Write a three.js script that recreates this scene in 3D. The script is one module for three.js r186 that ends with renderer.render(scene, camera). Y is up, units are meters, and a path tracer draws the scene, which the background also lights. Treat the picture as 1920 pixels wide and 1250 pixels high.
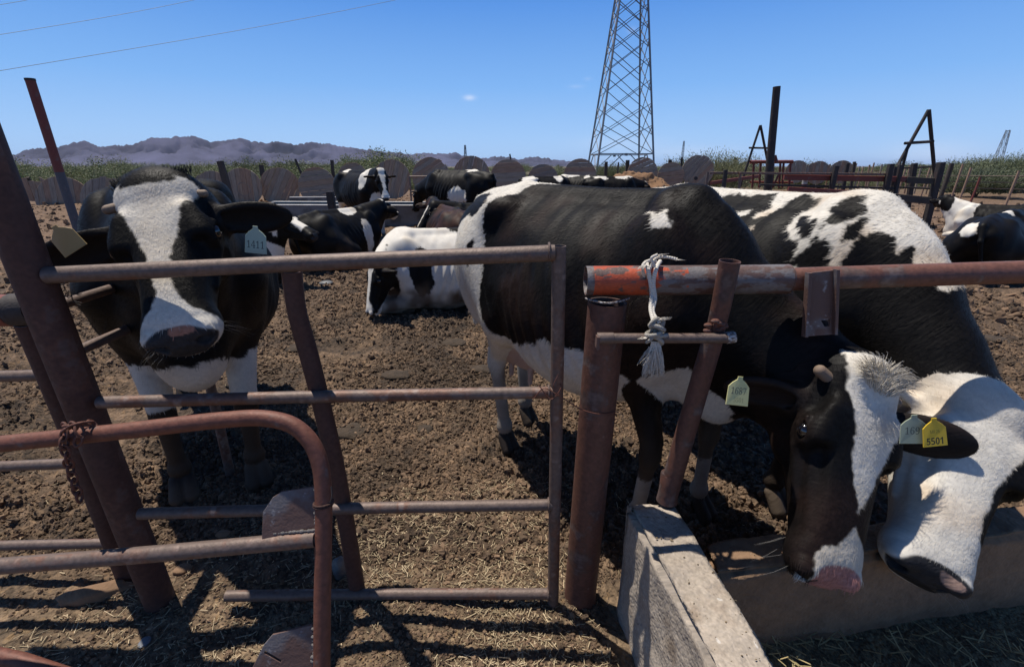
import * as THREE from 'three';
import { mergeGeometries } from 'three/addons/utils/BufferGeometryUtils.js';

// ---------------------------------------------------------------- camera, sky, sun, exposure
const EYE = 1.45, FOC = 900, PITCH = Math.atan(313 / 900);           // eye height (m); lens in pixels of a 1920 x 1250 frame; the lens looks down a little
const scene = new THREE.Scene();
const camera = new THREE.PerspectiveCamera(2 * Math.atan(625 / FOC) * 180 / Math.PI, 1920 / 1250, 0.05, 30000);
camera.position.set(0, EYE, 0);
camera.rotation.set(-PITCH, 0, 0);

const SUN = new THREE.Vector3(-0.277, 0.936, -0.217).normalize();
const skyTexture = makeSky();
scene.background = skyTexture;
scene.environment = skyTexture;
scene.environmentIntensity = 1;
scene.backgroundIntensity = 1;
scene.fog = new THREE.FogExp2(new THREE.Color(0.50, 0.64, 1.0), 0.000022);

const sun = new THREE.DirectionalLight(new THREE.Color(1.0, 0.94, 0.85), 5.0);
sun.position.copy(SUN).multiplyScalar(40);
sun.castShadow = true;
sun.shadow.mapSize.set(4096, 4096);
Object.assign(sun.shadow.camera, { left: -20, right: 20, top: 20, bottom: -20, near: 1, far: 100 });
scene.add(sun);

const renderer = new THREE.WebGLRenderer({ antialias: true });
renderer.setSize(1920, 1250);
renderer.shadowMap.enabled = true;
renderer.toneMapping = THREE.LinearToneMapping;
renderer.toneMappingExposure = 1.08;

function makeSky() {
  const W = 2048, H = 1024, d = new Float32Array(W * H * 4);
  const stops = [[0, 0.43, 0.625, 0.90], [3, 0.35, 0.57, 0.90], [8, 0.212, 0.445, 0.855], [16, 0.092, 0.278, 0.73], [28, 0.035, 0.115, 0.35], [45, 0.018, 0.056, 0.17], [90, 0.011, 0.032, 0.105]];
  const sx = -0.277, sy = 0.936, sz = -0.217, sl = Math.hypot(sx, sy, sz);
  const clouds = [[880, 183, 0.55, 0.20, 0.55], [1080, 162, 0.75, 0.12, 0.16], [1102, 148, 0.35, 0.12, 0.14], [1220, 195, 0.25, 0.14, 0.2], [1185, 57, 0.4, 0.25, 0.16],
    [1160, 268, 4.5, 0.7, 0.12], [1290, 285, 5, 0.6, 0.16], [1745, 285, 3.2, 0.9, 0.22], [1850, 300, 6, 0.6, 0.16]].map(([px, py, a, b, o]) => {
    const v = (625 - py) / 900, c = Math.cos(PITCH), s = Math.sin(PITCH), X = (px - 960) / 900, Y = v * c - s, F = c + v * s, l = Math.hypot(X, Y, F);
    return [Math.atan2(X, F) * 57.2958, Math.asin(Y / l) * 57.2958, a, b, o];
  });
  for (let j = 0; j < H; j++) {
    const el = ((j + 0.5) / H - 0.5) * 180;
    let k = 0; while (k < stops.length - 2 && stops[k + 1][0] < el) k++;
    const A = stops[k], B = stops[k + 1], t = Math.min(1, Math.max(0, (el - A[0]) / (B[0] - A[0])));
    for (let i = 0; i < W; i++) {
      const az = ((i + 0.5) / W - 0.5) * 2 * Math.PI, ce = Math.cos(el / 57.2958);
      const x = Math.cos(az) * ce, y = Math.sin(el / 57.2958), z = Math.sin(az) * ce;
      let r = A[1] + (B[1] - A[1]) * t, g = A[2] + (B[2] - A[2]) * t, b = A[3] + (B[3] - A[3]) * t;
      if (el < 0) { r = 0.16; g = 0.12; b = 0.085; }
      const glow = Math.pow(Math.max(0, (x * sx + y * sy + z * sz) / sl), 60) * 0.5;
      r += glow; g += glow; b += glow;
      const deg = Math.atan2(x, -z) * 57.2958;
      for (const [ca, cel, a, bb, o] of clouds) {
        const q = ((deg - ca) / a) ** 2 + ((el - cel) / bb) ** 2;
        if (q < 6 && el > 0) { const w = o * Math.exp(-q); r += (0.85 - r) * w; g += (0.88 - g) * w; b += (0.98 - b) * w; }
      }
      const n = (j * W + i) * 4; d[n] = r; d[n + 1] = g; d[n + 2] = b; d[n + 3] = 1;
    }
  }
  const t = new THREE.DataTexture(d, W, H, THREE.RGBAFormat, THREE.FloatType);
  t.mapping = THREE.EquirectangularReflectionMapping; t.magFilter = t.minFilter = THREE.LinearFilter; t.needsUpdate = true;
  return t;
}

// ---------------------------------------------------------------- small helpers
function rng(seed) { let s = seed | 0; return () => { s = (s + 0x6d2b79f5) | 0; let t = Math.imul(s ^ (s >>> 15), 1 | s); t = (t + Math.imul(t ^ (t >>> 7), 61 | t)) ^ t; return ((t ^ (t >>> 14)) >>> 0) / 4294967296; }; }
const clamp = (x, a = 0, b = 1) => x < a ? a : x > b ? b : x;
const mix = (a, b, t) => a + (b - a) * t;
const sstep = (a, b, x) => { const t = clamp((x - a) / (b - a)); return t * t * (3 - 2 * t); };
function hash3(x, y, z) { let h = Math.imul(x, 374761393) ^ Math.imul(y, 668265263) ^ Math.imul(z, 2147483647 ^ 0x5bd1e995); h = Math.imul(h ^ (h >>> 13), 1274126177); return ((h ^ (h >>> 16)) >>> 0) / 4294967296; }
function noise3(x, y, z) {                                            // value noise, -1 .. 1
  const xi = Math.floor(x), yi = Math.floor(y), zi = Math.floor(z);
  let u = x - xi, v = y - yi, w = z - zi; u = u * u * (3 - 2 * u); v = v * v * (3 - 2 * v); w = w * w * (3 - 2 * w);
  const a = mix(mix(hash3(xi, yi, zi), hash3(xi + 1, yi, zi), u), mix(hash3(xi, yi + 1, zi), hash3(xi + 1, yi + 1, zi), u), v);
  const b = mix(mix(hash3(xi, yi, zi + 1), hash3(xi + 1, yi, zi + 1), u), mix(hash3(xi, yi + 1, zi + 1), hash3(xi + 1, yi + 1, zi + 1), u), v);
  return mix(a, b, w) * 2 - 1;
}
function fbm3(x, y, z, o = 4) { let s = 0, a = 0.5; for (let i = 0; i < o; i++) { s += a * noise3(x, y, z); x = x * 2.03 + 7.1; y = y * 2.03 + 3.7; z = z * 2.03 + 1.3; a *= 0.5; } return s; }
function ray(px, py) { const v = (625 - py) / FOC, c = Math.cos(PITCH), s = Math.sin(PITCH); return [(px - 960) / FOC, v * c - s, c + v * s]; }
const V3 = (x, y, z) => new THREE.Vector3(x, y, z);
function onGround(px, py, h = 0) { const [X, Y, F] = ray(px, py), t = (h - EYE) / Y; return V3(X * t, h, -F * t); }   // a place at height h
function atF(px, py, f) { const [X, Y, F] = ray(px, py), t = f / F; return V3(X * t, EYE + Y * t, -f); }              // a place f metres ahead
function numbered(name, parent = scene) {
  let n = name, k = 0; const used = parent.children;
  while (used.some((o) => o.name === n)) n = name + '_' + String(++k).padStart(3, '0');
  return n;
}
function shadowed(m) { m.castShadow = true; m.receiveShadow = true; return m; }
function thing(name, label, category, group) { const o = new THREE.Group(); o.name = numbered(name); scene.add(o); tag(o, label, category, group); return o; }
function tag(o, label, category, group) { o.userData.label = label; o.userData.category = category; if (group) o.userData.group = group; return o; }
function part(name, geo, mat, parent) { const m = shadowed(new THREE.Mesh(geo, mat)); m.name = name; parent.add(m); return m; }
function lone(name, geo, mat, label, category, group) { const m = shadowed(new THREE.Mesh(geo, mat)); m.name = numbered(name); scene.add(m); return tag(m, label, category, group); }
function structure(name, geo, mat) { const m = shadowed(new THREE.Mesh(geo, mat)); m.name = numbered(name); m.userData.kind = 'structure'; scene.add(m); return m; }
function based(o) {                                                    // moves a thing's origin to the foot of what it holds
  o.updateMatrixWorld(true); const b = new THREE.Box3().setFromObject(o), c = b.getCenter(new THREE.Vector3()); c.y = b.min.y;
  for (const ch of o.children) ch.position.sub(c); o.position.add(c); return o;
}
const cat = (list) => list.length === 1 ? list[0] : mergeGeometries(list.map((g) => { const q = g.index ? g.toNonIndexed() : g; for (const k of Object.keys(q.attributes)) if (!['position', 'normal', 'uv'].includes(k)) q.deleteAttribute(k); return q; }));

// a pipe along points; uv in metres; open ends show the wall of the pipe
function pipe(pts, r, { r2 = r, seg = 12, open = true, steps = 0, wob = 0, seed = 1, smooth = false } = {}) {
  const P = pts.map((p) => p.isVector3 ? p : V3(...p));
  let line = P;
  if (smooth) line = new THREE.CatmullRomCurve3(P, false, 'centripetal').getPoints(steps || 24);
  else if (steps) { line = []; for (let i = 0; i < P.length - 1; i++) for (let k = 0; k < steps; k++) line.push(P[i].clone().lerp(P[i + 1], k / steps)); line.push(P[P.length - 1]); }
  const pos = [], uv = [], idx = [];
  let nrm = null, len = 0;
  const rings = line.length;
  const T = line.map((p, i) => line[Math.min(i + 1, rings - 1)].clone().sub(line[Math.max(i - 1, 0)]).normalize());
  const addRing = (c, t, n, b, rad, u) => { for (let k = 0; k <= seg; k++) { const a = k / seg * 2 * Math.PI, q = rad * (1 + wob * noise3(Math.cos(a) * 1.3 + seed * 9, Math.sin(a) * 1.3, u * 9)); pos.push(c.x + (n.x * Math.cos(a) + b.x * Math.sin(a)) * q, c.y + (n.y * Math.cos(a) + b.y * Math.sin(a)) * q, c.z + (n.z * Math.cos(a) + b.z * Math.sin(a)) * q); uv.push(u + seed * 0.37, a * r + seed * 0.21); } };
  const frames = [];
  for (let i = 0; i < rings; i++) {
    if (i) len += line[i].distanceTo(line[i - 1]);
    if (!nrm) { nrm = Math.abs(T[0].y) < 0.9 ? V3(0, 1, 0) : V3(1, 0, 0); }
    nrm = nrm.clone().addScaledVector(T[i], -nrm.dot(T[i])).normalize();
    const b = T[i].clone().cross(nrm);
    frames.push([line[i], T[i], nrm, b, mix(r, r2, i / (rings - 1)), len]);
    addRing(line[i], T[i], nrm, b, mix(r, r2, i / (rings - 1)), len);
  }
  const S = seg + 1;
  for (let i = 0; i < rings - 1; i++) for (let k = 0; k < seg; k++) { const a = i * S + k, c = a + S; idx.push(a, a + 1, c, a + 1, c + 1, c); }
  for (const e of [0, rings - 1]) {                                    // rim and a short inner wall, or a cap
    const [c, t, n, b, rad, u] = frames[e], out = e ? 1 : -1, at0 = pos.length / 3;
    if (open && rad > 0.012) {
      addRing(c, t, n, b, rad, u); addRing(c, t, n, b, rad * 0.86, u + 0.005); const deep = Math.min(rad * 3, len * 0.45); addRing(c.clone().addScaledVector(t, -out * deep), t, n, b, rad * 0.86, u + deep);
      addRing(c.clone().addScaledVector(t, -out * deep), t, n, b, 0.0005, u + rad * 4);
      for (let q = 0; q < 3; q++) for (let k = 0; k < seg; k++) { const a = at0 + q * S + k, d = a + S; out > 0 ? idx.push(a, a + 1, d, a + 1, d + 1, d) : idx.push(a, d, a + 1, a + 1, d, d + 1); }
    } else {
      addRing(c, t, n, b, rad, u); addRing(c.clone().addScaledVector(t, out * rad * 0.05), t, n, b, 0.0005, u + rad);
      for (let k = 0; k < seg; k++) { const a = at0 + k, d = a + S; out > 0 ? idx.push(a, a + 1, d, a + 1, d + 1, d) : idx.push(a, d, a + 1, a + 1, d, d + 1); }
    }
  }
  const g = new THREE.BufferGeometry();
  g.setAttribute('position', new THREE.Float32BufferAttribute(pos, 3)); g.setAttribute('uv', new THREE.Float32BufferAttribute(uv, 2)); g.setIndex(idx);
  g.computeVertexNormals();
  const N = g.attributes.normal;                                        // close the seam of each ring
  for (let i = 0; i < pos.length / 3; i += S) { const a = i, b = i + seg, x = N.getX(a) + N.getX(b), y = N.getY(a) + N.getY(b), z = N.getZ(a) + N.getZ(b), l = Math.hypot(x, y, z) || 1; N.setXYZ(a, x / l, y / l, z / l); N.setXYZ(b, x / l, y / l, z / l); }
  return g;
}
// a box between two points, with small chamfers and uv in metres
function beam(a, b, w, h, { up = V3(0, 1, 0), ch = 0.004, rough = 0, seed = 1 } = {}) {
  const A = a.isVector3 ? a : V3(...a), B = b.isVector3 ? b : V3(...b), x = B.clone().sub(A), L = x.length(); x.normalize();
  const z = x.clone().cross(up).normalize(), y = z.clone().cross(x);
  const c = Math.min(ch, w * 0.3, h * 0.3), sec = [[-w / 2 + c, -h / 2], [w / 2 - c, -h / 2], [w / 2, -h / 2 + c], [w / 2, h / 2 - c], [w / 2 - c, h / 2], [-w / 2 + c, h / 2], [-w / 2, h / 2 - c], [-w / 2, -h / 2 + c]];
  const pos = [], uv = [], idx = [], n = Math.max(1, rough ? Math.ceil(L / 0.12) : 1);
  const pt = (u, [p, q]) => { const s = rough ? 1 + rough * noise3(u * 6 + seed * 5, p * 20, q * 20) : 1; return A.clone().addScaledVector(x, u).addScaledVector(z, p * s).addScaledVector(y, q * s); };
  let peri = 0;
  for (let k = 0; k < 8; k++) {
    const s0 = sec[k], s1 = sec[(k + 1) % 8], d = Math.hypot(s1[0] - s0[0], s1[1] - s0[1]);
    for (let i = 0; i < n; i++) { const u0 = L * i / n, u1 = L * (i + 1) / n, m = pos.length / 3; for (const [u, s, v] of [[u0, s0, peri], [u1, s0, peri], [u1, s1, peri + d], [u0, s1, peri + d]]) { const q = pt(u, s); pos.push(q.x, q.y, q.z); uv.push(u + seed * 0.7, v + seed * 0.3); } idx.push(m, m + 2, m + 1, m, m + 3, m + 2); }
    peri += d;
  }
  for (const u of [0, L]) { const m = pos.length / 3; for (const s of sec) { const q = pt(u, s); pos.push(q.x, q.y, q.z); uv.push(s[0], s[1]); } for (let k = 1; k < 7; k++) u ? idx.push(m, m + k + 1, m + k) : idx.push(m, m + k, m + k + 1); }
  const g = new THREE.BufferGeometry(); g.setAttribute('position', new THREE.Float32BufferAttribute(pos, 3)); g.setAttribute('uv', new THREE.Float32BufferAttribute(uv, 2)); g.setIndex(idx);
  const o = g.toNonIndexed(); o.computeVertexNormals(); return o;
}
// a flat plate of outline [[x, y] ...] (metres), of some thickness, holes as further outlines
function plate(outline, t, { bevel = 0.001, holes = [] } = {}) {
  const s = new THREE.Shape(outline.map(([x, y]) => new THREE.Vector2(x, y)));
  for (const h of holes) s.holes.push(new THREE.Path(h.map(([x, y]) => new THREE.Vector2(x, y))));
  const g = new THREE.ExtrudeGeometry(s, { depth: t, bevelEnabled: bevel > 0, bevelSize: bevel, bevelThickness: bevel, bevelSegments: 1 });
  g.translate(0, 0, -t / 2); return g;
}

// ---------------------------------------------------------------- textures and materials
function tnoise(x, y, P, seed) { const xi = Math.floor(x), yi = Math.floor(y); let u = x - xi, v = y - yi; u = u * u * (3 - 2 * u); v = v * v * (3 - 2 * v); const w = (a) => ((a % P) + P) % P; return mix(mix(hash3(w(xi), w(yi), seed), hash3(w(xi + 1), w(yi), seed), u), mix(hash3(w(xi), w(yi + 1), seed), hash3(w(xi + 1), w(yi + 1), seed), u), v); }
function tfbm(u, v, P, o, seed, sx = 1) { let s = 0, a = 0.5, n = 0; for (let i = 0; i < o; i++) { s += a * tnoise(u * P * sx, v * P, P * Math.max(1, sx), seed + i); n += a; P *= 2; a *= 0.55; } return s / n; }
function tex(size, fn, metres, color = true, h = size) {
  const d = new Uint8Array(size * h * 4);
  for (let j = 0; j < h; j++) for (let i = 0; i < size; i++) { const c = fn(i / size, j / h), n = (j * size + i) * 4; for (let k = 0; k < 3; k++) { let q = clamp(Array.isArray(c) ? c[k] : c); if (color) q = q <= 0.0031308 ? q * 12.92 : 1.055 * Math.pow(q, 1 / 2.4) - 0.055; d[n + k] = Math.round(q * 255); } d[n + 3] = 255; }
  const t = new THREE.DataTexture(d, size, h, THREE.RGBAFormat); t.wrapS = t.wrapT = THREE.RepeatWrapping; t.magFilter = THREE.LinearFilter; t.minFilter = THREE.LinearMipmapLinearFilter; t.generateMipmaps = true;
  if (color) t.colorSpace = THREE.SRGBColorSpace; t.repeat.set(1 / metres, 1 / (Array.isArray(metres) ? metres[1] : metres)); if (Array.isArray(metres)) t.repeat.set(1 / metres[0], 1 / metres[1]); t.needsUpdate = true; return t;
}
const lerp3 = (a, b, t) => [mix(a[0], b[0], t), mix(a[1], b[1], t), mix(a[2], b[2], t)];
function rustTex(seed, base, rust, bare, amount) {
  return tex(512, (u, v) => {
    const a = tfbm(u, v, 4, 6, seed), b = tfbm(u, v, 16, 4, seed + 20), c = tfbm(u, v, 64, 2, seed + 40);
    let q = lerp3(base, rust, sstep(0.62 - amount, 0.72 - amount, a * 0.7 + b * 0.3));
    q = lerp3(q, bare, sstep(0.60, 0.72, b * 0.6 + a * 0.4) * 0.55);
    const m = 0.72 + 0.56 * c; return [q[0] * m, q[1] * m, q[2] * m];
  }, 0.6);
}
const rustBump = tex(512, (u, v) => tfbm(u, v, 24, 4, 71) * 0.7 + tfbm(u, v, 96, 2, 75) * 0.3, 0.4, false);
const std = (o) => new THREE.MeshStandardMaterial(o);
const M = {};
M.rail = std({ map: rustTex(1, [0.140, 0.100, 0.083], [0.15, 0.078, 0.054], [0.27, 0.225, 0.20], 0.07), roughness: 0.58, metalness: 0.25, bumpMap: rustBump, bumpScale: 0.0012 });
M.railRed = std({ map: rustTex(7, [0.15, 0.055, 0.035], [0.10, 0.065, 0.055], [0.17, 0.13, 0.12], 0.05), roughness: 0.62, metalness: 0.15, bumpMap: rustBump, bumpScale: 0.0012 });
M.post = std({ map: rustTex(13, [0.072, 0.032, 0.024], [0.105, 0.045, 0.03], [0.10, 0.075, 0.07], 0.04), roughness: 0.7, metalness: 0.1, bumpMap: rustBump, bumpScale: 0.0014 });
M.postWarm = std({ map: rustTex(17, [0.115, 0.05, 0.035], [0.075, 0.045, 0.04], [0.15, 0.11, 0.10], 0.05), roughness: 0.62, metalness: 0.15, bumpMap: rustBump, bumpScale: 0.0014 });
M.dark = std({ map: rustTex(23, [0.035, 0.028, 0.026], [0.06, 0.032, 0.025], [0.06, 0.05, 0.05], 0.02), roughness: 0.75, bumpMap: rustBump, bumpScale: 0.002 });
M.redPaint = std({ map: rustTex(29, [0.17, 0.04, 0.028], [0.10, 0.045, 0.035], [0.18, 0.10, 0.09], 0.0), roughness: 0.65, bumpMap: rustBump, bumpScale: 0.0014 });
M.weld = std({ map: tex(256, (u, v) => { const a = tfbm(u, v, 24, 4, 5); return lerp3([0.16, 0.13, 0.12], [0.5, 0.48, 0.46], sstep(0.4, 0.65, a)); }, 0.12), roughness: 0.8, metalness: 0.1, bumpMap: rustBump, bumpScale: 0.004 });
M.plate = std({ map: tex(512, (u, v) => { const a = tfbm(u, v, 5, 6, 91), b = tfbm(u, v, 40, 3, 95); let q = lerp3([0.13, 0.075, 0.06], [0.16, 0.14, 0.14], sstep(0.45, 0.62, a)); q = lerp3(q, [0.42, 0.40, 0.40], sstep(0.60, 0.74, b * 0.55 + a * 0.45) * 0.7); return q; }, 0.5), roughness: 0.66, metalness: 0.15, bumpMap: rustBump, bumpScale: 0.0015 });
M.mastGrey = std({ map: rustTex(43, [0.085, 0.085, 0.095], [0.11, 0.07, 0.06], [0.13, 0.13, 0.14], 0.02), roughness: 0.7, bumpMap: rustBump, bumpScale: 0.002 });
M.galv = std({ map: tex(256, (u, v) => { const a = tfbm(u, v, 8, 5, 51); return lerp3([0.15, 0.16, 0.18], [0.26, 0.27, 0.29], a); }, 1.2), roughness: 0.6, metalness: 0.3 });
const woodMap = (seed, a, b) => tex(512, (u, v) => { const g = tnoise(u * 6 + 2.2 * tnoise(u * 4, v * 4, 4, seed), v * 90, 90, seed + 1), f = tfbm(u, v, 8, 4, seed + 2), c = tnoise(u * 10, v * 240, 240, seed + 4); return lerp3(a, b, clamp(0.55 * g + 0.3 * f + 0.2 * c)); }, [1.6, 0.8]);
const woodBump = tex(512, (u, v) => 0.6 * tnoise(u * 6, v * 90, 90, 31) + 0.4 * tnoise(u * 10, v * 240, 240, 32), [1.6, 0.8], false);
M.wood = [0, 1, 2, 3].map((k) => std({ map: woodMap(200 + k * 9, [[0.13, 0.105, 0.085], [0.15, 0.11, 0.08], [0.11, 0.092, 0.078], [0.16, 0.10, 0.07]][k], [[0.46, 0.37, 0.28], [0.46, 0.33, 0.23], [0.40, 0.33, 0.26], [0.46, 0.30, 0.20]][k]), roughness: 0.9, bumpMap: woodBump, bumpScale: 0.006 }));
M.woodPost = std({ map: woodMap(260, [0.035, 0.03, 0.026], [0.10, 0.08, 0.065]), roughness: 0.92, bumpMap: woodBump, bumpScale: 0.006 });
M.concrete = std({ map: tex(1024, (u, v) => {
  const a = tfbm(u, v, 4, 6, 301), b = tfbm(u, v, 32, 4, 310), c = tfbm(u, v, 128, 2, 320);
  let q = lerp3([0.26, 0.215, 0.17], [0.45, 0.385, 0.315], clamp(a * 0.75 + b * 0.35 - 0.05));
  q = lerp3(q, [0.20, 0.14, 0.09], sstep(0.56, 0.72, a * 0.5 + tfbm(u, v, 7, 4, 333) * 0.5) * 0.7);
  const cr = Math.abs(tfbm(u, v, 5, 4, 360) - 0.5) + 0.02 * tnoise(u * 60, v * 60, 60, 361); q = lerp3(q, [0.07, 0.055, 0.045], sstep(0.014, 0.004, cr) * 0.8 * sstep(0.45, 0.6, tfbm(u, v, 3, 2, 365))); q = lerp3(q, [0.62, 0.60, 0.57], sstep(0.84, 0.88, tfbm(u, v, 40, 2, 370)) * 0.5);
  const m = 0.74 + 0.52 * c; return [q[0] * m, q[1] * m, q[2] * m];
}, 0.9), roughness: 0.93, bumpMap: tex(1024, (u, v) => { const b = tfbm(u, v, 32, 4, 310), p = tfbm(u, v, 60, 2, 340); return clamp(0.45 * b + 0.35 * tfbm(u, v, 6, 4, 301) + 0.3 * tfbm(u, v, 110, 2, 345)); }, 0.9, false), bumpScale: 0.008 });
M.muddy = std({ map: tex(512, (u, v) => { const a = tfbm(u, v, 4, 6, 401), b = tfbm(u, v, 48, 3, 410); const q = lerp3([0.17, 0.098, 0.055], [0.31, 0.20, 0.12], a), m = 0.8 + 0.4 * b; return [q[0] * m, q[1] * m, q[2] * m]; }, 0.9), roughness: 0.95, bumpMap: M.concrete.bumpMap, bumpScale: 0.008 });
// ---------------------------------------------------------------- animals: a field of blended shapes, meshed with surface nets
const smin = (a, b, k) => { if (k <= 0) return Math.min(a, b); const h = k - Math.abs(a - b); return h > 0 ? Math.min(a, b) - h * h / (4 * k) : Math.min(a, b); };
function capsule(a, b, ra, rb, k, group, opt = {}) {
  const dx = b[0] - a[0], dy = b[1] - a[1], dz = b[2] - a[2], L2 = dx * dx + dy * dy + dz * dz || 1e-9;
  return { k, group, ...opt, d(x, y, z) { const px = x - a[0], py = y - a[1], pz = z - a[2], t = clamp((px * dx + py * dy + pz * dz) / L2), qx = px - dx * t, qy = py - dy * t, qz = pz - dz * t; return Math.sqrt(qx * qx + qy * qy + qz * qz) - (ra + (rb - ra) * t); } };
}
function ellipsoid(c, r, k, group, { rot = null, ...opt } = {}) {      // rot: three unit axes
  const m = Math.min(...r);
  return { k, group, ...opt, d(x, y, z) {
    let px = x - c[0], py = y - c[1], pz = z - c[2];
    if (rot) { const a = px * rot[0][0] + py * rot[0][1] + pz * rot[0][2], b = px * rot[1][0] + py * rot[1][1] + pz * rot[1][2], e = px * rot[2][0] + py * rot[2][1] + pz * rot[2][2]; px = a; py = b; pz = e; }
    const k0 = Math.sqrt((px / r[0]) ** 2 + (py / r[1]) ** 2 + (pz / r[2]) ** 2), k1 = Math.sqrt((px / (r[0] * r[0])) ** 2 + (py / (r[1] * r[1])) ** 2 + (pz / (r[2] * r[2])) ** 2);
    return k1 < 1e-6 ? -m : k0 * (k0 - 1) / k1;
  } };
}
function loft(stations, k, group, { pu = 2, pl = 2.2, mid = 0.46, extra = null } = {}) {      // rows of x, top, bottom, half width
  const n = 160, x0 = stations[0][0], x1 = stations[stations.length - 1][0], tab = new Float64Array((n + 1) * 3);
  for (let i = 0; i <= n; i++) {
    const x = mix(x0, x1, i / n); let s = 0; while (s < stations.length - 2 && stations[s + 1][0] < x) s++;
    const A = stations[Math.max(s - 1, 0)], B = stations[s], C = stations[s + 1], D = stations[Math.min(s + 2, stations.length - 1)], t = (x - B[0]) / (C[0] - B[0]);
    for (let c = 1; c < 4; c++) { const m0 = (C[c] - A[c]) / (C[0] - A[0]) * (C[0] - B[0]), m1 = (D[c] - B[c]) / (D[0] - B[0]) * (C[0] - B[0]), t2 = t * t, t3 = t2 * t; tab[i * 3 + c - 1] = (2 * t3 - 3 * t2 + 1) * B[c] + (t3 - 2 * t2 + t) * m0 + (-2 * t3 + 3 * t2) * C[c] + (t3 - t2) * m1; }
  }
  return { k, group, d(x, y, z) {
    const f = clamp((x - x0) / (x1 - x0)) * n, i = Math.min(n - 1, f | 0), t = f - i, o = i * 3;
    const top = mix(tab[o], tab[o + 3], t), bot = mix(tab[o + 1], tab[o + 4], t), w = Math.max(0.01, mix(tab[o + 2], tab[o + 5], t));
    const yc = bot + (top - bot) * mid, up = y > yc, h = Math.max(0.01, up ? top - yc : yc - bot), p = up ? pu : pl;
    const e = Math.pow(Math.pow(Math.abs(z) / w, p) + Math.pow(Math.abs(y - yc) / h, p), 1 / p);
    let d = (e - 1) * Math.min(w, h);
    if (extra) d += extra(x, y, z);
    const out = x < x0 ? x0 - x : x > x1 ? x - x1 : 0;
    return out > 0 ? (d > 0 ? Math.sqrt(d * d + out * out) : out) : d;
  } };
}
function inFrame(prim, inv, s) {                                        // a primitive in a frame of its own; inv: world -> frame (column major 4x4), s: the frame's scale
  const e = inv.elements;
  return { ...prim, d(x, y, z) { return prim.d(e[0] * x + e[4] * y + e[8] * z + e[12], e[1] * x + e[5] * y + e[9] * z + e[13], e[2] * x + e[6] * y + e[10] * z + e[14]) * s; } };
}
function fieldOf(prims, x, y, z) { let d = 9; for (let i = 0; i < prims.length; i++) { const p = prims[i], q = p.d(x, y, z); if (p.cut) d = -smin(-d, q, p.k); else d = smin(d, q, p.k); } return d; }
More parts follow.
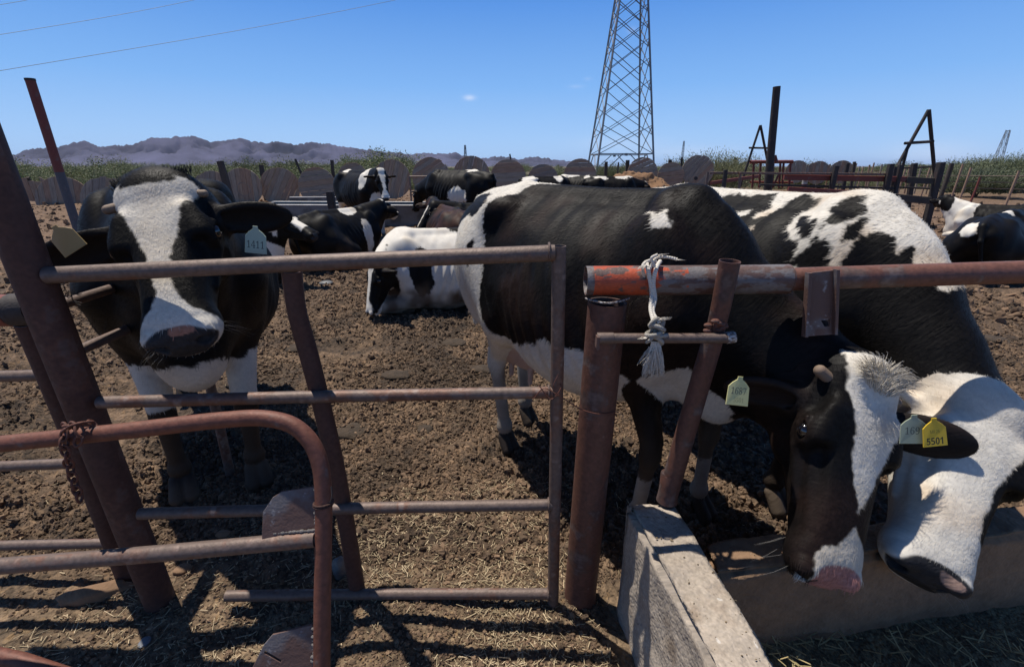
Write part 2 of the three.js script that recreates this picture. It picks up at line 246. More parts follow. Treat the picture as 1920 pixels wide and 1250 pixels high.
function meshField(prims, lo, hi, cell, keep, floor) {
  const nx = Math.ceil((hi[0] - lo[0]) / cell / 8) * 8, ny = Math.ceil((hi[1] - lo[1]) / cell / 8) * 8, nz = Math.ceil((hi[2] - lo[2]) / cell / 8) * 8;
  const SX = nx + 1, SY = ny + 1, val = new Float32Array(SX * SY * (nz + 1)).fill(NaN), R = cell * 8 * 0.87, blocks = [];
  for (let bz = 0; bz < nz; bz += 8) for (let by = 0; by < ny; by += 8) for (let bx = 0; bx < nx; bx += 8) {
    const cx = lo[0] + (bx + 4) * cell, cy = lo[1] + (by + 4) * cell, cz = lo[2] + (bz + 4) * cell;
    if (keep && !keep(cx, cy, cz, R)) continue;
    const ds = prims.map((p) => p.d(cx, cy, cz)); let d = 9;
    for (let i = 0; i < prims.length; i++) d = prims[i].cut ? -smin(-d, ds[i], prims[i].k) : smin(d, ds[i], prims[i].k);
    if (floor !== undefined && cy + R < floor) continue;
    if (Math.abs(d) > R * 1.7 + 0.03) continue;
    const use = prims.filter((p, i) => p.cut ? ds[i] < R * 1.6 + 0.05 : ds[i] < d + R * 3.4 + p.k + 0.12);
    blocks.push([bx, by, bz, use]);
    for (let k = 0; k <= 8; k++) for (let j = 0; j <= 8; j++) for (let i = 0; i <= 8; i++) {
      const n = ((bz + k) * SY + by + j) * SX + bx + i;
      if (val[n] === val[n]) continue;
      const x = lo[0] + (bx + i) * cell, y = lo[1] + (by + j) * cell, z = lo[2] + (bz + k) * cell;
      let f = fieldOf(use, x, y, z);
      if (floor !== undefined) f = Math.max(f, floor - y);
      val[n] = f;
    }
  }
  const vid = new Map(), pos = [], idx = [], nor = [], g3 = [0, 0, 0];
  const corner = [0, 1, SX, SX + 1, SX * SY, SX * SY + 1, SX * SY + SX, SX * SY + SX + 1];
  for (const [bx, by, bz, use] of blocks) for (let k = 0; k < 8; k++) for (let j = 0; j < 8; j++) for (let i = 0; i < 8; i++) {
    const n = ((bz + k) * SY + by + j) * SX + bx + i; let neg = 0;
    for (let c = 0; c < 8; c++) if (val[n + corner[c]] < 0) neg++;
    if (neg === 0 || neg === 8) continue;
    let sx = 0, sy = 0, sz = 0, m = 0;
    for (let a = 0; a < 8; a++) for (let bit = 1; bit < 8; bit <<= 1) { if (a & bit) continue; const b = a | bit, va = val[n + corner[a]], vb = val[n + corner[b]]; if ((va < 0) === (vb < 0)) continue; const t = va / (va - vb); sx += (a & 1) + (bit === 1 ? t : 0); sy += ((a >> 1) & 1) + (bit === 2 ? t : 0); sz += ((a >> 2) & 1) + (bit === 4 ? t : 0); m++; }
    vid.set(n, pos.length / 3);
    let px = lo[0] + (bx + i + sx / m) * cell, py = lo[1] + (by + j + sy / m) * cell, pz = lo[2] + (bz + k + sz / m) * cell, nx_ = 0, ny_ = 1, nz_ = 0;
    const E = cell * 0.35;                                              // slide the vertex onto the surface; the field's slope is its normal
    for (let it = 0; it < 3; it++) {
      const f = fieldOf(use, px, py, pz);
      const gx = (fieldOf(use, px + E, py, pz) - f) / E, gy = (fieldOf(use, px, py + E, pz) - f) / E, gz = (fieldOf(use, px, py, pz + E) - f) / E, l = Math.hypot(gx, gy, gz) || 1;
      nx_ = gx / l; ny_ = gy / l; nz_ = gz / l; if (it === 2) break;
      const d = clamp(f / l, -cell * 0.7, cell * 0.7); px -= nx_ * d; py -= ny_ * d; pz -= nz_ * d;
    }
    if (floor !== undefined && py < floor) { py = floor; nx_ = 0; ny_ = -1; nz_ = 0; }
    pos.push(px, py, pz); nor.push(nx_, ny_, nz_);
  }
  const step = [1, SX, SX * SY];
  for (const [n] of vid) for (let a = 0; a < 3; a++) {
    const v0 = val[n], v1 = val[n + step[a]]; if (!(v0 === v0) || !(v1 === v1) || (v0 < 0) === (v1 < 0)) continue;
    const u = step[(a + 1) % 3], w = step[(a + 2) % 3], A = vid.get(n), B = vid.get(n - u), C = vid.get(n - u - w), D = vid.get(n - w);
    if (A === undefined || B === undefined || C === undefined || D === undefined) continue;
    if (keep && !keep(pos[A * 3], pos[A * 3 + 1], pos[A * 3 + 2], 0)) continue;
    if (v0 < 0) idx.push(A, B, C, A, C, D); else idx.push(A, C, B, A, D, C);
  }
  return { pos, idx, nor };
}

const hairBump = tex(1024, (u, v) => clamp(0.5 * tnoise(u * 70 + 2 * tnoise(u * 12, v * 12, 12, 801), v * 100 + 2 * tnoise(u * 16, v * 16, 16, 805), 100, 802) * 0.6 + 0.7 * tfbm(u, v, 40, 3, 803)), 0.5, false);
const coatMap = tex(512, (u, v) => { const a = tfbm(u, v, 60, 3, 811), b = tfbm(u, v, 6, 4, 815); const m = 0.84 + 0.16 * a + 0.16 * (b - 0.5); return [m, m, m]; }, 0.5);
M.coat = new THREE.MeshPhysicalMaterial({ vertexColors: true, map: coatMap, roughness: 0.55, specularIntensity: 0.24, bumpMap: hairBump, bumpScale: 0.0016, sheen: 0 });
M.coatFar = new THREE.MeshPhysicalMaterial({ vertexColors: true, roughness: 0.55, specularIntensity: 0.26, sheen: 0 });
M.eye = new THREE.MeshPhysicalMaterial({ color: new THREE.Color(0.006, 0.005, 0.006), roughness: 0.12, clearcoat: 1, clearcoatRoughness: 0.05 });
M.horn = std({ color: new THREE.Color(0.21, 0.145, 0.10), roughness: 0.6, bumpMap: rustBump, bumpScale: 0.001 });
M.tuft = std({ color: new THREE.Color(0.66, 0.60, 0.50), roughness: 0.7 });
M.whisker = std({ color: new THREE.Color(0.30, 0.28, 0.25), roughness: 0.5 });

const HEAD_ST = [[-0.07, 0.0, -0.12, 0.05], [-0.03, 0.045, -0.15, 0.086], [0.02, 0.064, -0.175, 0.104], [0.09, 0.066, -0.200, 0.106], [0.17, 0.060, -0.215, 0.106], [0.24, 0.050, -0.205, 0.096], [0.31, 0.042, -0.186, 0.087], [0.38, 0.034, -0.166, 0.079], [0.45, 0.022, -0.146, 0.077], [0.51, 0.006, -0.128, 0.076], [0.55, -0.016, -0.118, 0.068], [0.575, -0.045, -0.1, 0.045]];
function headPrims(ears, hs) {
  const P = [loft(HEAD_ST, 0.05, 'head', { pu: 2.7, pl: 1.9, mid: 0.58 })];
  P.push(ellipsoid([0.505, -0.058, 0], [0.070, 0.062, 0.083], 0.03, 'head'));
  P.push(ellipsoid([0.49, -0.125, 0], [0.06, 0.028, 0.052], 0.02, 'head'));
  P.push(ellipsoid([-0.01, 0.036, 0], [0.055, 0.036, 0.07], 0.04, 'head'));
  for (const s of [-1, 1]) {
    P.push(capsule([0.125, 0.038, s * 0.082], [0.205, 0.026, s * 0.092], 0.019, 0.016, 0.04, 'head'));   // brow
    P.push(ellipsoid([0.185, -0.012, s * 0.100], [0.048, 0.038, 0.024], 0.030, 'head'));            // the orbit
    P.push(capsule([0.158, 0.008, s * 0.121], [0.222, -0.004, s * 0.113], 0.0065, 0.005, 0.010, 'head'), capsule([0.165, -0.030, s * 0.116], [0.222, -0.022, s * 0.110], 0.006, 0.005, 0.010, 'head'));   // lids
    P.push(ellipsoid([0.13, -0.125, s * 0.072], [0.115, 0.09, 0.038], 0.04, 'head'));              // cheek
    P.push({ ...ellipsoid([0.285, -0.10, s * 0.118], [0.07, 0.03, 0.018], 0.03, 'dent'), cut: true });
    P.push(capsule([0.225, -0.050, s * 0.094], [0.36, -0.066, s * 0.078], 0.017, 0.008, 0.022, 'head'));    // facial crest
    P.push({ ...ellipsoid([0.33, 0.014, s * 0.086], [0.09, 0.014, 0.012], 0.025, 'dent'), cut: true });
    P.push({ ...ellipsoid([0.09, 0.02, s * 0.118], [0.035, 0.035, 0.02], 0.03, 'dent'), cut: true });
    P.push(ellipsoid([0.545, -0.03, s * 0.052], [0.032, 0.03, 0.03], 0.015, 'head'));             // wing of the nostril
    P.push({ ...ellipsoid([0.574, -0.046, s * 0.054], [0.034, 0.020, 0.022], 0.008, 'nostril'), cut: true });
    P.push({ ...capsule([0.40, -0.102, s * 0.095], [0.54, -0.108, s * 0.085], 0.005, 0.005, 0.012, 'mouth'), cut: true });
    P.push({ ...ellipsoid([0.192, -0.004, s * 0.128], [0.024, 0.013, 0.016], 0.008, 'socket'), cut: true });
    const e = ears[s < 0 ? 0 : 1], out = V3(e.dir[0], e.dir[1], e.dir[2] * s).normalize(), nrm = V3(e.open[0], e.open[1], e.open[2] * s); nrm.addScaledVector(out, -nrm.dot(out)).normalize();
    const side = out.clone().cross(nrm), c = V3(e.at ? e.at[0] : 0.075, e.at ? e.at[1] : -0.055, s * 0.092), L = e.len || 0.118, w = e.wide || 0.064, mid = c.clone().addScaledVector(out, L * 1.02);
    P.push(capsule([c.x, c.y, c.z - s * 0.02], c.clone().addScaledVector(out, L * 0.55).toArray(), 0.046, 0.034, 0.03, 'ear'));
    P.push(ellipsoid(mid.toArray(), [L, w, 0.022], 0.02, 'ear', { rot: [out.toArray(), side.toArray(), nrm.toArray()] }));
    const hol = mid.clone().addScaledVector(nrm, 0.022).addScaledVector(out, 0.004);
    P.push({ ...ellipsoid(hol.toArray(), [L * 0.86, w * 0.72, 0.020], 0.010, 'ear', { rot: [out.toArray(), side.toArray(), nrm.toArray()] }), cut: true });
  }
  return P;
}
const EARS = { dir: [-0.12, -0.10, 1], open: [0.9, -0.25, 0.1] };

/* a cow in its own axes: x ahead, y up, z to its right; the head frame has x from poll to nose, y out of the forehead */
function cowShape(o) {
  const lie = o.pose === 'lie', dy = lie ? -0.545 : 0, Y = (y) => y + dy, P = [], tailR = Math.max(0.017, (o.cell || 0.02) * 0.9);
  const ribs = (x, y, z) => { const m = sstep(-0.38, -0.2, x) * sstep(0.5, 0.3, x) * sstep(Y(0.62), Y(0.8), y) * sstep(Y(1.22), Y(1.05), y); return m > 0 ? 0.0055 * m * Math.sin((x + (y - Y(1)) * 0.35) * 70) : 0; };
  const fat = o.fat || 0, skin = (x, y, z) => ribs(x, y, z) + 0.010 * fbm3(x * 4.5 + o.seed, y * 4.5, z * 4.5, 2) + 0.0035 * noise3(x * 19, y * 11, z * 11);
  P.push(loft([[-1.03, Y(1.24), Y(1.02), 0.08], [-0.97, Y(1.315), Y(0.92), 0.165], [-0.82, Y(1.365), Y(0.82), 0.235], [-0.62, Y(1.385), Y(0.72), 0.270], [-0.42, Y(1.372), Y(0.62), 0.315 + fat * 0.5], [-0.15, Y(1.36), Y(0.545), 0.365 + fat], [0.10, Y(1.355), Y(0.53), 0.37 + fat], [0.30, Y(1.365), Y(0.56), 0.325 + fat * 0.5], [0.48, Y(1.385), Y(0.61), 0.25], [0.62, Y(1.34), Y(0.66), 0.20], [0.74, Y(1.22), Y(0.72), 0.13], [0.80, Y(1.1), Y(0.78), 0.06]], 0.1, 'body', { pu: 1.75, pl: 2.25, mid: 0.45, extra: skin }));
  P.push(capsule([0.5, Y(1.345), 0], [-0.55, Y(1.345), 0], 0.045, 0.045, 0.06, 'body'));
  P.push(capsule([-0.55, Y(1.345), 0], [-1.0, Y(1.285), 0], 0.045, 0.04, 0.05, 'body'));
  P.push(ellipsoid([0.70, Y(0.74), 0], [0.13, 0.15, 0.11], 0.08, 'body'));
  for (const s of [-1, 1]) {
    P.push(ellipsoid([-0.55, Y(1.295), s * 0.18], [0.09, 0.045, 0.055], 0.10, 'body'));
    P.push({ ...ellipsoid([-0.36, Y(1.20), s * 0.372], [0.15, 0.14, 0.05], 0.10, 'dent'), cut: true });
    P.push({ ...ellipsoid([0.22, Y(1.08), s * 0.405], [0.06, 0.22, 0.05], 0.10, 'dent'), cut: true });
    P.push(capsule([0.40, Y(1.345), s * 0.07], [0.60, Y(1.0), s * 0.205], 0.04, 0.05, 0.05, 'body'));
    P.push(capsule([-0.60, Y(1.25), s * 0.195], [-0.98, Y(1.17), s * 0.09], 0.055, 0.06, 0.09, 'body'));
    P.push(ellipsoid([0.46, Y(1.06), s * 0.175], [0.16, 0.27, 0.085], 0.08, 'body'));
    if (!lie) {
      P.push(ellipsoid([-0.72, Y(1.0), s * 0.16], [0.22, 0.30, 0.125], 0.08, 'body'));
      const F = o.feet && o.feet[s < 0 ? 0 : 1] || [0.5, 0.15], B = o.feet && o.feet[s < 0 ? 2 : 3] || [-0.80, 0.16];
      const fx = F[0], fz = F[1] * s, bx = B[0], bz = B[1] * s;
      const el = [mix(0.46, fx, 0.3) - 0.06, 0.78, s * 0.165], kn = [mix(0.48, fx, 0.75) + 0.03, 0.425, mix(s * 0.16, fz, 0.7)], fe = [fx - 0.01, 0.14, fz];
      P.push(capsule([0.52, 0.98, s * 0.17], el, 0.125, 0.082, 0.09, 'legF'), capsule(el, [kn[0], kn[1] + 0.06, kn[2]], 0.078, 0.049, 0.05, 'legF'), ellipsoid(kn, [0.048, 0.062, 0.046], 0.03, 'legF'), capsule(kn, fe, 0.036, 0.031, 0.025, 'legF'), ellipsoid(fe, [0.045, 0.04, 0.043], 0.025, 'legF'));
      for (const q of [-1, 1]) P.push(capsule([fx + 0.005, 0.09, fz + q * 0.02], [fx + 0.06, 0.028, fz + q * 0.026], 0.029, 0.031, 0.010, 'hoof'));
      const st = [mix(-0.55, bx + 0.25, 0.4), 0.80, s * 0.215], hk = [bx - 0.06, 0.50, mix(s * 0.17, bz, 0.6)], pf = [bx, 0.145, bz];
      P.push(capsule([-0.68, 1.08, s * 0.16], st, 0.16, 0.12, 0.08, 'legH'), capsule([-0.86, 1.02, s * 0.14], [hk[0] + 0.03, 0.66, hk[2]], 0.105, 0.045, 0.08, 'legH'), capsule(st, [hk[0] + 0.02, 0.56, hk[2]], 0.105, 0.045, 0.06, 'legH'), ellipsoid(hk, [0.052, 0.07, 0.038], 0.03, 'legH'), capsule([hk[0] - 0.03, 0.57, hk[2]], [hk[0] - 0.035, 0.5, hk[2]], 0.03, 0.03, 0.03, 'legH'), capsule(hk, pf, 0.039, 0.034, 0.03, 'legH'), ellipsoid(pf, [0.047, 0.042, 0.045], 0.025, 'legH'));
      for (const q of [-1, 1]) P.push(capsule([bx + 0.01, 0.09, bz + q * 0.02], [bx + 0.065, 0.028, bz + q * 0.026], 0.030, 0.031, 0.010, 'hoof'));
    } else {
      const up = (o.roll || 0) * s;                                    // the side it leans on tucks its legs under
      P.push(ellipsoid([-0.66, 0.42, s * 0.20], [0.30, 0.30, 0.16], 0.09, 'body'));
      P.push(capsule([-0.62, 0.42, s * 0.26], [-0.22, 0.24, s * 0.36], 0.18, 0.115, 0.07, 'legH'), capsule([-0.22, 0.22, s * 0.36], [-0.66, 0.09, s * 0.40], 0.11, 0.055, 0.05, 'legH'), capsule([-0.66, 0.08, s * 0.40], [-0.28, 0.055, s * 0.45], 0.05, 0.04, 0.03, 'legH'), capsule([-0.28, 0.05, s * 0.45], [-0.17, 0.04, s * 0.46], 0.048, 0.045, 0.02, 'hoof'));
      P.push(capsule([0.50, 0.42, s * 0.18], [0.38, 0.18, s * 0.20], 0.13, 0.09, 0.08, 'legF'), capsule([0.38, 0.16, s * 0.20], [0.76, 0.10, s * 0.17], 0.085, 0.06, 0.05, 'legF'), capsule([0.76, 0.09, s * 0.17], [0.52, 0.05, s * 0.15], 0.058, 0.04, 0.03, 'legF'), capsule([0.52, 0.045, s * 0.15], [0.43, 0.04, s * 0.15], 0.045, 0.042, 0.02, 'hoof'));
    }
  }
  if (!lie) {
    P.push(ellipsoid([-0.50, 0.62, 0], [0.20, 0.15, 0.15], 0.07, 'udder'));
    for (const s of [-1, 1]) for (const q of [-0.60, -0.42]) P.push(capsule([q, 0.5, s * 0.07], [q, 0.43, s * 0.075], 0.018, 0.013, 0.015, 'udder'));
  }
  const T = o.tail || (lie ? [[-1.02, Y(1.27), 0], [-1.09, 0.55, 0.03], [-1.05, 0.25, 0.1], [-0.95, 0.06, 0.22]] : [[-1.0, 1.29, 0], [-1.065, 1.18, 0], [-1.075, 0.9, 0.02], [-1.06, 0.62, 0.03]]);
  for (let i = 0; i < T.length - 1; i++) P.push(capsule(T[i], T[i + 1], Math.max(tailR, 0.034 - i * 0.008), Math.max(tailR, 0.026 - i * 0.006), 0.03, 'tail'));
  // head frame
  const h = o.head, sc = h.scale || [1, 1, 1], X = V3(...h.dir).normalize(), U = V3(...h.up); U.addScaledVector(X, -U.dot(X)).normalize(); const Z = X.clone().cross(U);
  const fr = new THREE.Matrix4().makeBasis(X.multiplyScalar(sc[0]), U.multiplyScalar(sc[1]), Z.multiplyScalar(sc[2])).setPosition(...h.poll), inv = fr.clone().invert(), ms = Math.min(...sc);
  for (const p of headPrims(o.ears || [EARS, EARS], ms)) P.push(inFrame(p, inv, ms));
  const hp = (x, y, z) => V3(x, y, z).applyMatrix4(fr).toArray(), S = (a, b, ra, rb, via, k) => {      // a bent run of the neck
    const c = new THREE.QuadraticBezierCurve3(V3(...a), V3(...via), V3(...b)), n = 4; for (let i = 0; i < n; i++) { const p = c.getPoint(i / n), q = c.getPoint((i + 1) / n); P.push(capsule(p.toArray(), q.toArray(), mix(ra, rb, i / n), mix(ra, rb, (i + 1) / n), k, 'neck')); }
  };
  const nb = o.neckBend || [0, 0, 0], add = (a, b, t) => [mix(a[0], b[0], t) + nb[0], mix(a[1], b[1], t) + nb[1], mix(a[2], b[2], t) + nb[2]];
  const a0 = [0.46, Y(1.27), 0], a1 = hp(-0.02, -0.02, 0), b0 = [0.52, Y(1.08), 0], b1 = hp(0.02, -0.09, 0), c0 = [0.64, Y(0.90), 0], c1 = hp(0.06, -0.14, 0);
  S(a0, a1, 0.115, 0.075, add(a0, a1, 0.5), 0.08); S(b0, b1, 0.19, 0.10, add(b0, b1, 0.5), 0.08); S(c0, c1, 0.13, 0.065, add(c0, c1, 0.5), 0.08);
  return { P, fr, inv };
}
function polySide(poly, x, y) {                                          // signed distance, positive inside
  let d = 1e9, ins = false;
  for (let i = 0, j = poly.length - 1; i < poly.length; j = i++) {
    const [ax, ay] = poly[j], [bx, by] = poly[i], ex = bx - ax, ey = by - ay, t = clamp(((x - ax) * ex + (y - ay) * ey) / (ex * ex + ey * ey || 1e-9)), qx = x - ax - ex * t, qy = y - ay - ey * t;
    d = Math.min(d, qx * qx + qy * qy); if ((ay > y) !== (by > y) && x < ex * (y - ay) / ey + ax) ins = !ins;
  }
  return ins ? Math.sqrt(d) : -Math.sqrt(d);
}
const WHITE = [0.70, 0.655, 0.575], BLACK = [0.0062, 0.0056, 0.0056], PINK = [0.44, 0.21, 0.17], SLATE = [0.028, 0.027, 0.029];
/* coat: patches in the cow's own axes, tried in order: { w: 1 white | 0 black, on: 'body' | 'head', side, poly (x, y) or (z, x) with plan: true, or blob [x, y, z, rx, ry, rz] } */
function coatColor(o, p, q, best, rnd) {                                  // p: body axes, q: head axes
  const head = best === 'head' || best === 'ear' || best === 'nostril' || best === 'mouth' || best === 'socket';
  const c = head ? q : p, n1 = noise3(c[0] * 26 + o.seed, c[1] * 26, c[2] * 26), n2 = noise3(c[0] * 95 + o.seed, c[1] * 160, c[2] * 95), jit = (n1 * 0.011 + n2 * 0.006) * (head ? 0.6 : 1.2);
  let w = head ? (o.headBase || 0) : (o.base || 0);
  for (const t of o.coat || []) {
    if ((t.on || 'body') !== (head ? 'head' : 'body')) continue;
    if (t.side && Math.sign(c[2]) !== t.side) continue;
    if (t.only && !t.only.includes(best)) continue;
    let s;
    if (t.polar) s = polySide(t.polar, c[0], 0.5 * Math.atan2(c[2], c[1] - 0.85));
    else if (t.poly) s = t.plan ? polySide(t.poly, c[2], c[0]) : polySide(t.poly, c[0], c[1]);
    else { const [x, y, z, rx, ry, rz] = t.blob; s = (1 - Math.sqrt(((c[0] - x) / rx) ** 2 + ((c[1] - y) / ry) ** 2 + ((c[2] - z) / rz) ** 2)) * Math.min(rx, ry, rz); if (t.rag) s += t.rag * fbm3(c[0] * 7 + o.seed * 3, c[1] * 7, c[2] * 7, 3); }
    w = mix(w, t.w, sstep(-0.004, 0.004, s + jit));
  }
  const grime = fbm3(c[0] * 5 + 40, c[1] * 5 + o.seed, c[2] * 5, 3), hair = 1 + 0.22 * n2;
  let black = BLACK, white = WHITE;
  if (o.brown) black = lerp3(BLACK, [0.045, 0.022, 0.015], sstep(-0.1, 0.45, grime + (o.brownBias || 0)) * o.brown);
  white = lerp3(WHITE, o.cream || [0.60, 0.50, 0.37], sstep(-0.05, 0.45, grime) * 0.55);
  let col = lerp3(black.map((v) => v * hair), white.map((v) => v * (1 + 0.07 * n2)), w);
  if (best === 'udder') col = lerp3(col, [0.42, 0.24, 0.19], 0.75);
  if (best === 'hoof' || (!head && p[1] < 0.075 && o.pose !== 'lie')) col = lerp3([0.035, 0.028, 0.024], [0.10, 0.075, 0.055], sstep(-0.2, 0.4, grime));
  if (!head && (best === 'legF' || best === 'legH' || best === 'body')) col = lerp3(col, [0.12, 0.085, 0.06], sstep(o.pose === 'lie' ? 0.42 : 0.80, o.pose === 'lie' ? 0.04 : 0.15, p[1] + 0.5 * grime) * (o.mud === undefined ? 0.6 : o.mud));
  if (head) {
    const nose = o.nose || SLATE, pd = o.pad || [0.578, -0.048, 0, 0.060, 0.054, 0.079], d = 1 - Math.sqrt(((q[0] - pd[0]) / pd[3]) ** 2 + ((q[1] - pd[1]) / pd[4]) ** 2 + ((q[2] - pd[2]) / pd[5]) ** 2);
    const m = sstep(-0.03, 0.06, d + 0.05 * n1);
    if (m > 0) { let nc = nose; if (o.noseSpots) nc = lerp3(nose, o.noseSpots, sstep(0.05, 0.2, noise3(q[0] * 34 + 3, q[1] * 34, q[2] * 26 + o.seed) + (o.noseAt ? 0.9 - Math.hypot(q[0] - o.noseAt[0], q[1] - o.noseAt[1], (q[2] - o.noseAt[2]) * 0.6) / 0.022 : 0))); col = lerp3(col, nc.map((v) => v * (1 + 0.25 * noise3(q[0] * 240, q[1] * 240, q[2] * 240))), m); }
    if (best === 'nostril') col = [0.008, 0.006, 0.006];
    if (best === 'ear' && q[0] > 0.03 && w < 0.5) col = lerp3(col, [0.03, 0.024, 0.022], 0.4);
  }
  return col;
}
const cowsMade = {};
function makeCow(o) {
  const g = thing('dairy_cow', o.label, 'cow', null), { P, fr, inv } = cowShape(o);
  const lie = o.pose === 'lie', hp = V3(0.25, -0.06, 0).applyMatrix4(fr), near = !!o.headCell;
  const X = V3(fr.elements[0], fr.elements[1], fr.elements[2]).normalize(), poll = V3().setFromMatrixPosition(fr), CUT = -0.10;
  const rel = (x, y, z) => { const e = inv.elements; const hx = e[0] * x + e[4] * y + e[8] * z + e[12], hy = e[1] * x + e[5] * y + e[9] * z + e[13], hz = e[2] * x + e[6] * y + e[10] * z + e[14]; return [hx, hy, hz]; };
  const headSide = (x, y, z) => { const q = rel(x, y, z); return Math.min(q[0] + 0.09, 0.66 - q[0], q[1] + 0.27, 0.2 - q[1], 0.40 - Math.abs(q[2])); };   // inside the box of the head
  const lo = [-1.25, 0, -0.62], hi = [0.95, lie ? 0.95 : 1.5, 0.62];
  for (const c of [[-0.1, -0.25, -0.36], [0.62, 0.14, 0.36], [-0.1, 0.14, 0.36], [0.62, -0.25, -0.36], [0, 0.1, -0.36], [0, 0.1, 0.36]]) { const v = V3(...c).applyMatrix4(fr).toArray(); for (let a = 0; a < 3; a++) { lo[a] = Math.min(lo[a], v[a] - 0.03); hi[a] = Math.max(hi[a], v[a] + 0.03); } }
  lo[1] = -0.03;
  const runs = [];
  if (near) {
    const R0 = (r) => r > 0 ? r + 0.02 : 0;
    runs.push(meshField(P, lo, hi, o.cell, (x, y, z, r) => headSide(x, y, z) < R0(r) + (r ? 0 : o.cell * 0.6), 0));
    const hl = [9, 9, 9], hh = [-9, -9, -9];
    for (let c = 0; c < 8; c++) { const v = V3(c & 1 ? 0.68 : -0.11, c & 2 ? 0.21 : -0.29, c & 4 ? 0.42 : -0.42).applyMatrix4(fr).toArray(); for (let a = 0; a < 3; a++) { hl[a] = Math.min(hl[a], v[a]); hh[a] = Math.max(hh[a], v[a]); } }
    runs.push(meshField(P, hl, hh, o.headCell, (x, y, z, r) => headSide(x, y, z) > -R0(r) - (r ? 0 : o.headCell * 0.6)));
  } else runs.push(meshField(P, lo, hi, o.cell, null, 0));
  const sc = o.scale || [1, 1, 1], pos = [], nor = [], col = [], uv = [], idx = [], solids = P;
  for (const r of runs) {
    const base = pos.length / 3, n = r.pos.length / 3;
    for (let i = 0; i < n; i++) {
      const x = r.pos[i * 3], y = r.pos[i * 3 + 1], z = r.pos[i * 3 + 2], q = rel(x, y, z);
      let best = 'body', bd = 9;
      for (const p of solids) { let d = p.d(x, y, z); if (p.cut) { d = d + 0.004; if (p.group !== 'nostril') continue; } if (p.group === 'body') d -= 0.004; if (d < bd) { bd = d; best = p.group; } }
      const c = coatColor(o, [x, y, z], q, best); col.push(c[0], c[1], c[2]);
      const onHead = best === 'head' || best === 'ear';
      onHead ? uv.push(q[0] + 0.3 * Math.abs(q[2]), q[2] + 0.8 * q[1]) : best[0] === 'l' ? uv.push(y, z * 1.2 + x) : uv.push(x + 0.3 * Math.abs(z), y + 0.8 * Math.abs(z));
      pos.push(x * sc[0], y * sc[1], z * sc[2]); const nn = [r.nor[i * 3] / sc[0], r.nor[i * 3 + 1] / sc[1], r.nor[i * 3 + 2] / sc[2]], nl = Math.hypot(...nn) || 1; nor.push(nn[0] / nl, nn[1] / nl, nn[2] / nl);
    }
    for (const k of r.idx) idx.push(base + k);
  }
  const geo = new THREE.BufferGeometry();
  geo.setAttribute('position', new THREE.Float32BufferAttribute(pos, 3)); geo.setAttribute('color', new THREE.Float32BufferAttribute(col, 3)); geo.setAttribute('uv', new THREE.Float32BufferAttribute(uv, 2)); geo.setIndex(idx); geo.setAttribute('normal', new THREE.Float32BufferAttribute(nor, 3));
  part('body', geo, near ? M.coat : M.coatFar, g);
  const [dX, dF] = o.heading, l = Math.hypot(dX, dF);
  g.position.set(o.at[0], o.y || 0, -o.at[1]); g.rotation.y = Math.atan2(dF / l, dX / l);
  g.updateMatrixWorld(true);
  const toGroup = new THREE.Matrix4().makeScale(...sc).multiply(fr);
  if (o.eyes !== false) for (const s of [-1, 1]) { const e = part('eye', EYEBALL, M.eye, g); e.position.copy(V3(0.19, -0.006, s * 0.114).applyMatrix4(toGroup)); }
  cowsMade[o.key] = { g, fr: toGroup, o };
  return { g, fr: toGroup, scale: sc };
}
const EYEBALL = new THREE.SphereGeometry(0.0215, 20, 14);
// a cow-local point for a point of the world, given where the cow stands
function localOf(o, w) { const [dX, dF] = o.heading, a = Math.atan2(dF, dX), sc = o.scale || [1, 1, 1]; const x = w.x - o.at[0], z = w.z + o.at[1], c = Math.cos(a), s = Math.sin(a); return [(x * c - z * s) / sc[0], (w.y - (o.y || 0)) / sc[1], (x * s + z * c) / sc[2]]; }
function aimHead(o, poll, nose, up) {                                     // head set by world points: poll, nose tip and a direction out of the forehead
  const a = localOf(o, poll), b = localOf(o, nose), c = localOf(o, poll.clone().add(up));
  return { poll: a, dir: [b[0] - a[0], b[1] - a[1], b[2] - a[2]], up: [c[0] - a[0], c[1] - a[1], c[2] - a[2]], len: Math.hypot(b[0] - a[0], b[1] - a[1], b[2] - a[2]) / 0.575 };
}
function hairLocks(name, parent, n, fn, mat, seed, w = 0.0016) {              // tapering hairs in one part
  const r = rng(seed), pos = [], idx = [];
  for (let i = 0; i < n; i++) { const pts = fn(r, i), m = pts.length; const base = pos.length / 3; for (let k = 0; k < m; k++) { const t = pts[Math.min(k + 1, m - 1)].clone().sub(pts[Math.max(k - 1, 0)]).normalize(), b = Math.abs(t.y) < 0.9 ? V3(0, 1, 0).cross(t).normalize() : V3(1, 0, 0).cross(t).normalize(), c = t.clone().cross(b), rad = w * (1 - 0.8 * k / (m - 1)); for (let a = 0; a < 3; a++) { const q = a * 2.094; pos.push(pts[k].x + (b.x * Math.cos(q) + c.x * Math.sin(q)) * rad, pts[k].y + (b.y * Math.cos(q) + c.y * Math.sin(q)) * rad, pts[k].z + (b.z * Math.cos(q) + c.z * Math.sin(q)) * rad); } }
    for (let k = 0; k < m - 1; k++) for (let a = 0; a < 3; a++) { const p = base + k * 3 + a, q = base + k * 3 + (a + 1) % 3; idx.push(p, q, p + 3, q, q + 3, p + 3); } }
  const g = new THREE.BufferGeometry(); g.setAttribute('position', new THREE.Float32BufferAttribute(pos, 3)); g.setIndex(idx); g.computeVertexNormals();
  const o = part(name, g, mat, parent); o.userData.kind = 'stuff'; return o;
}

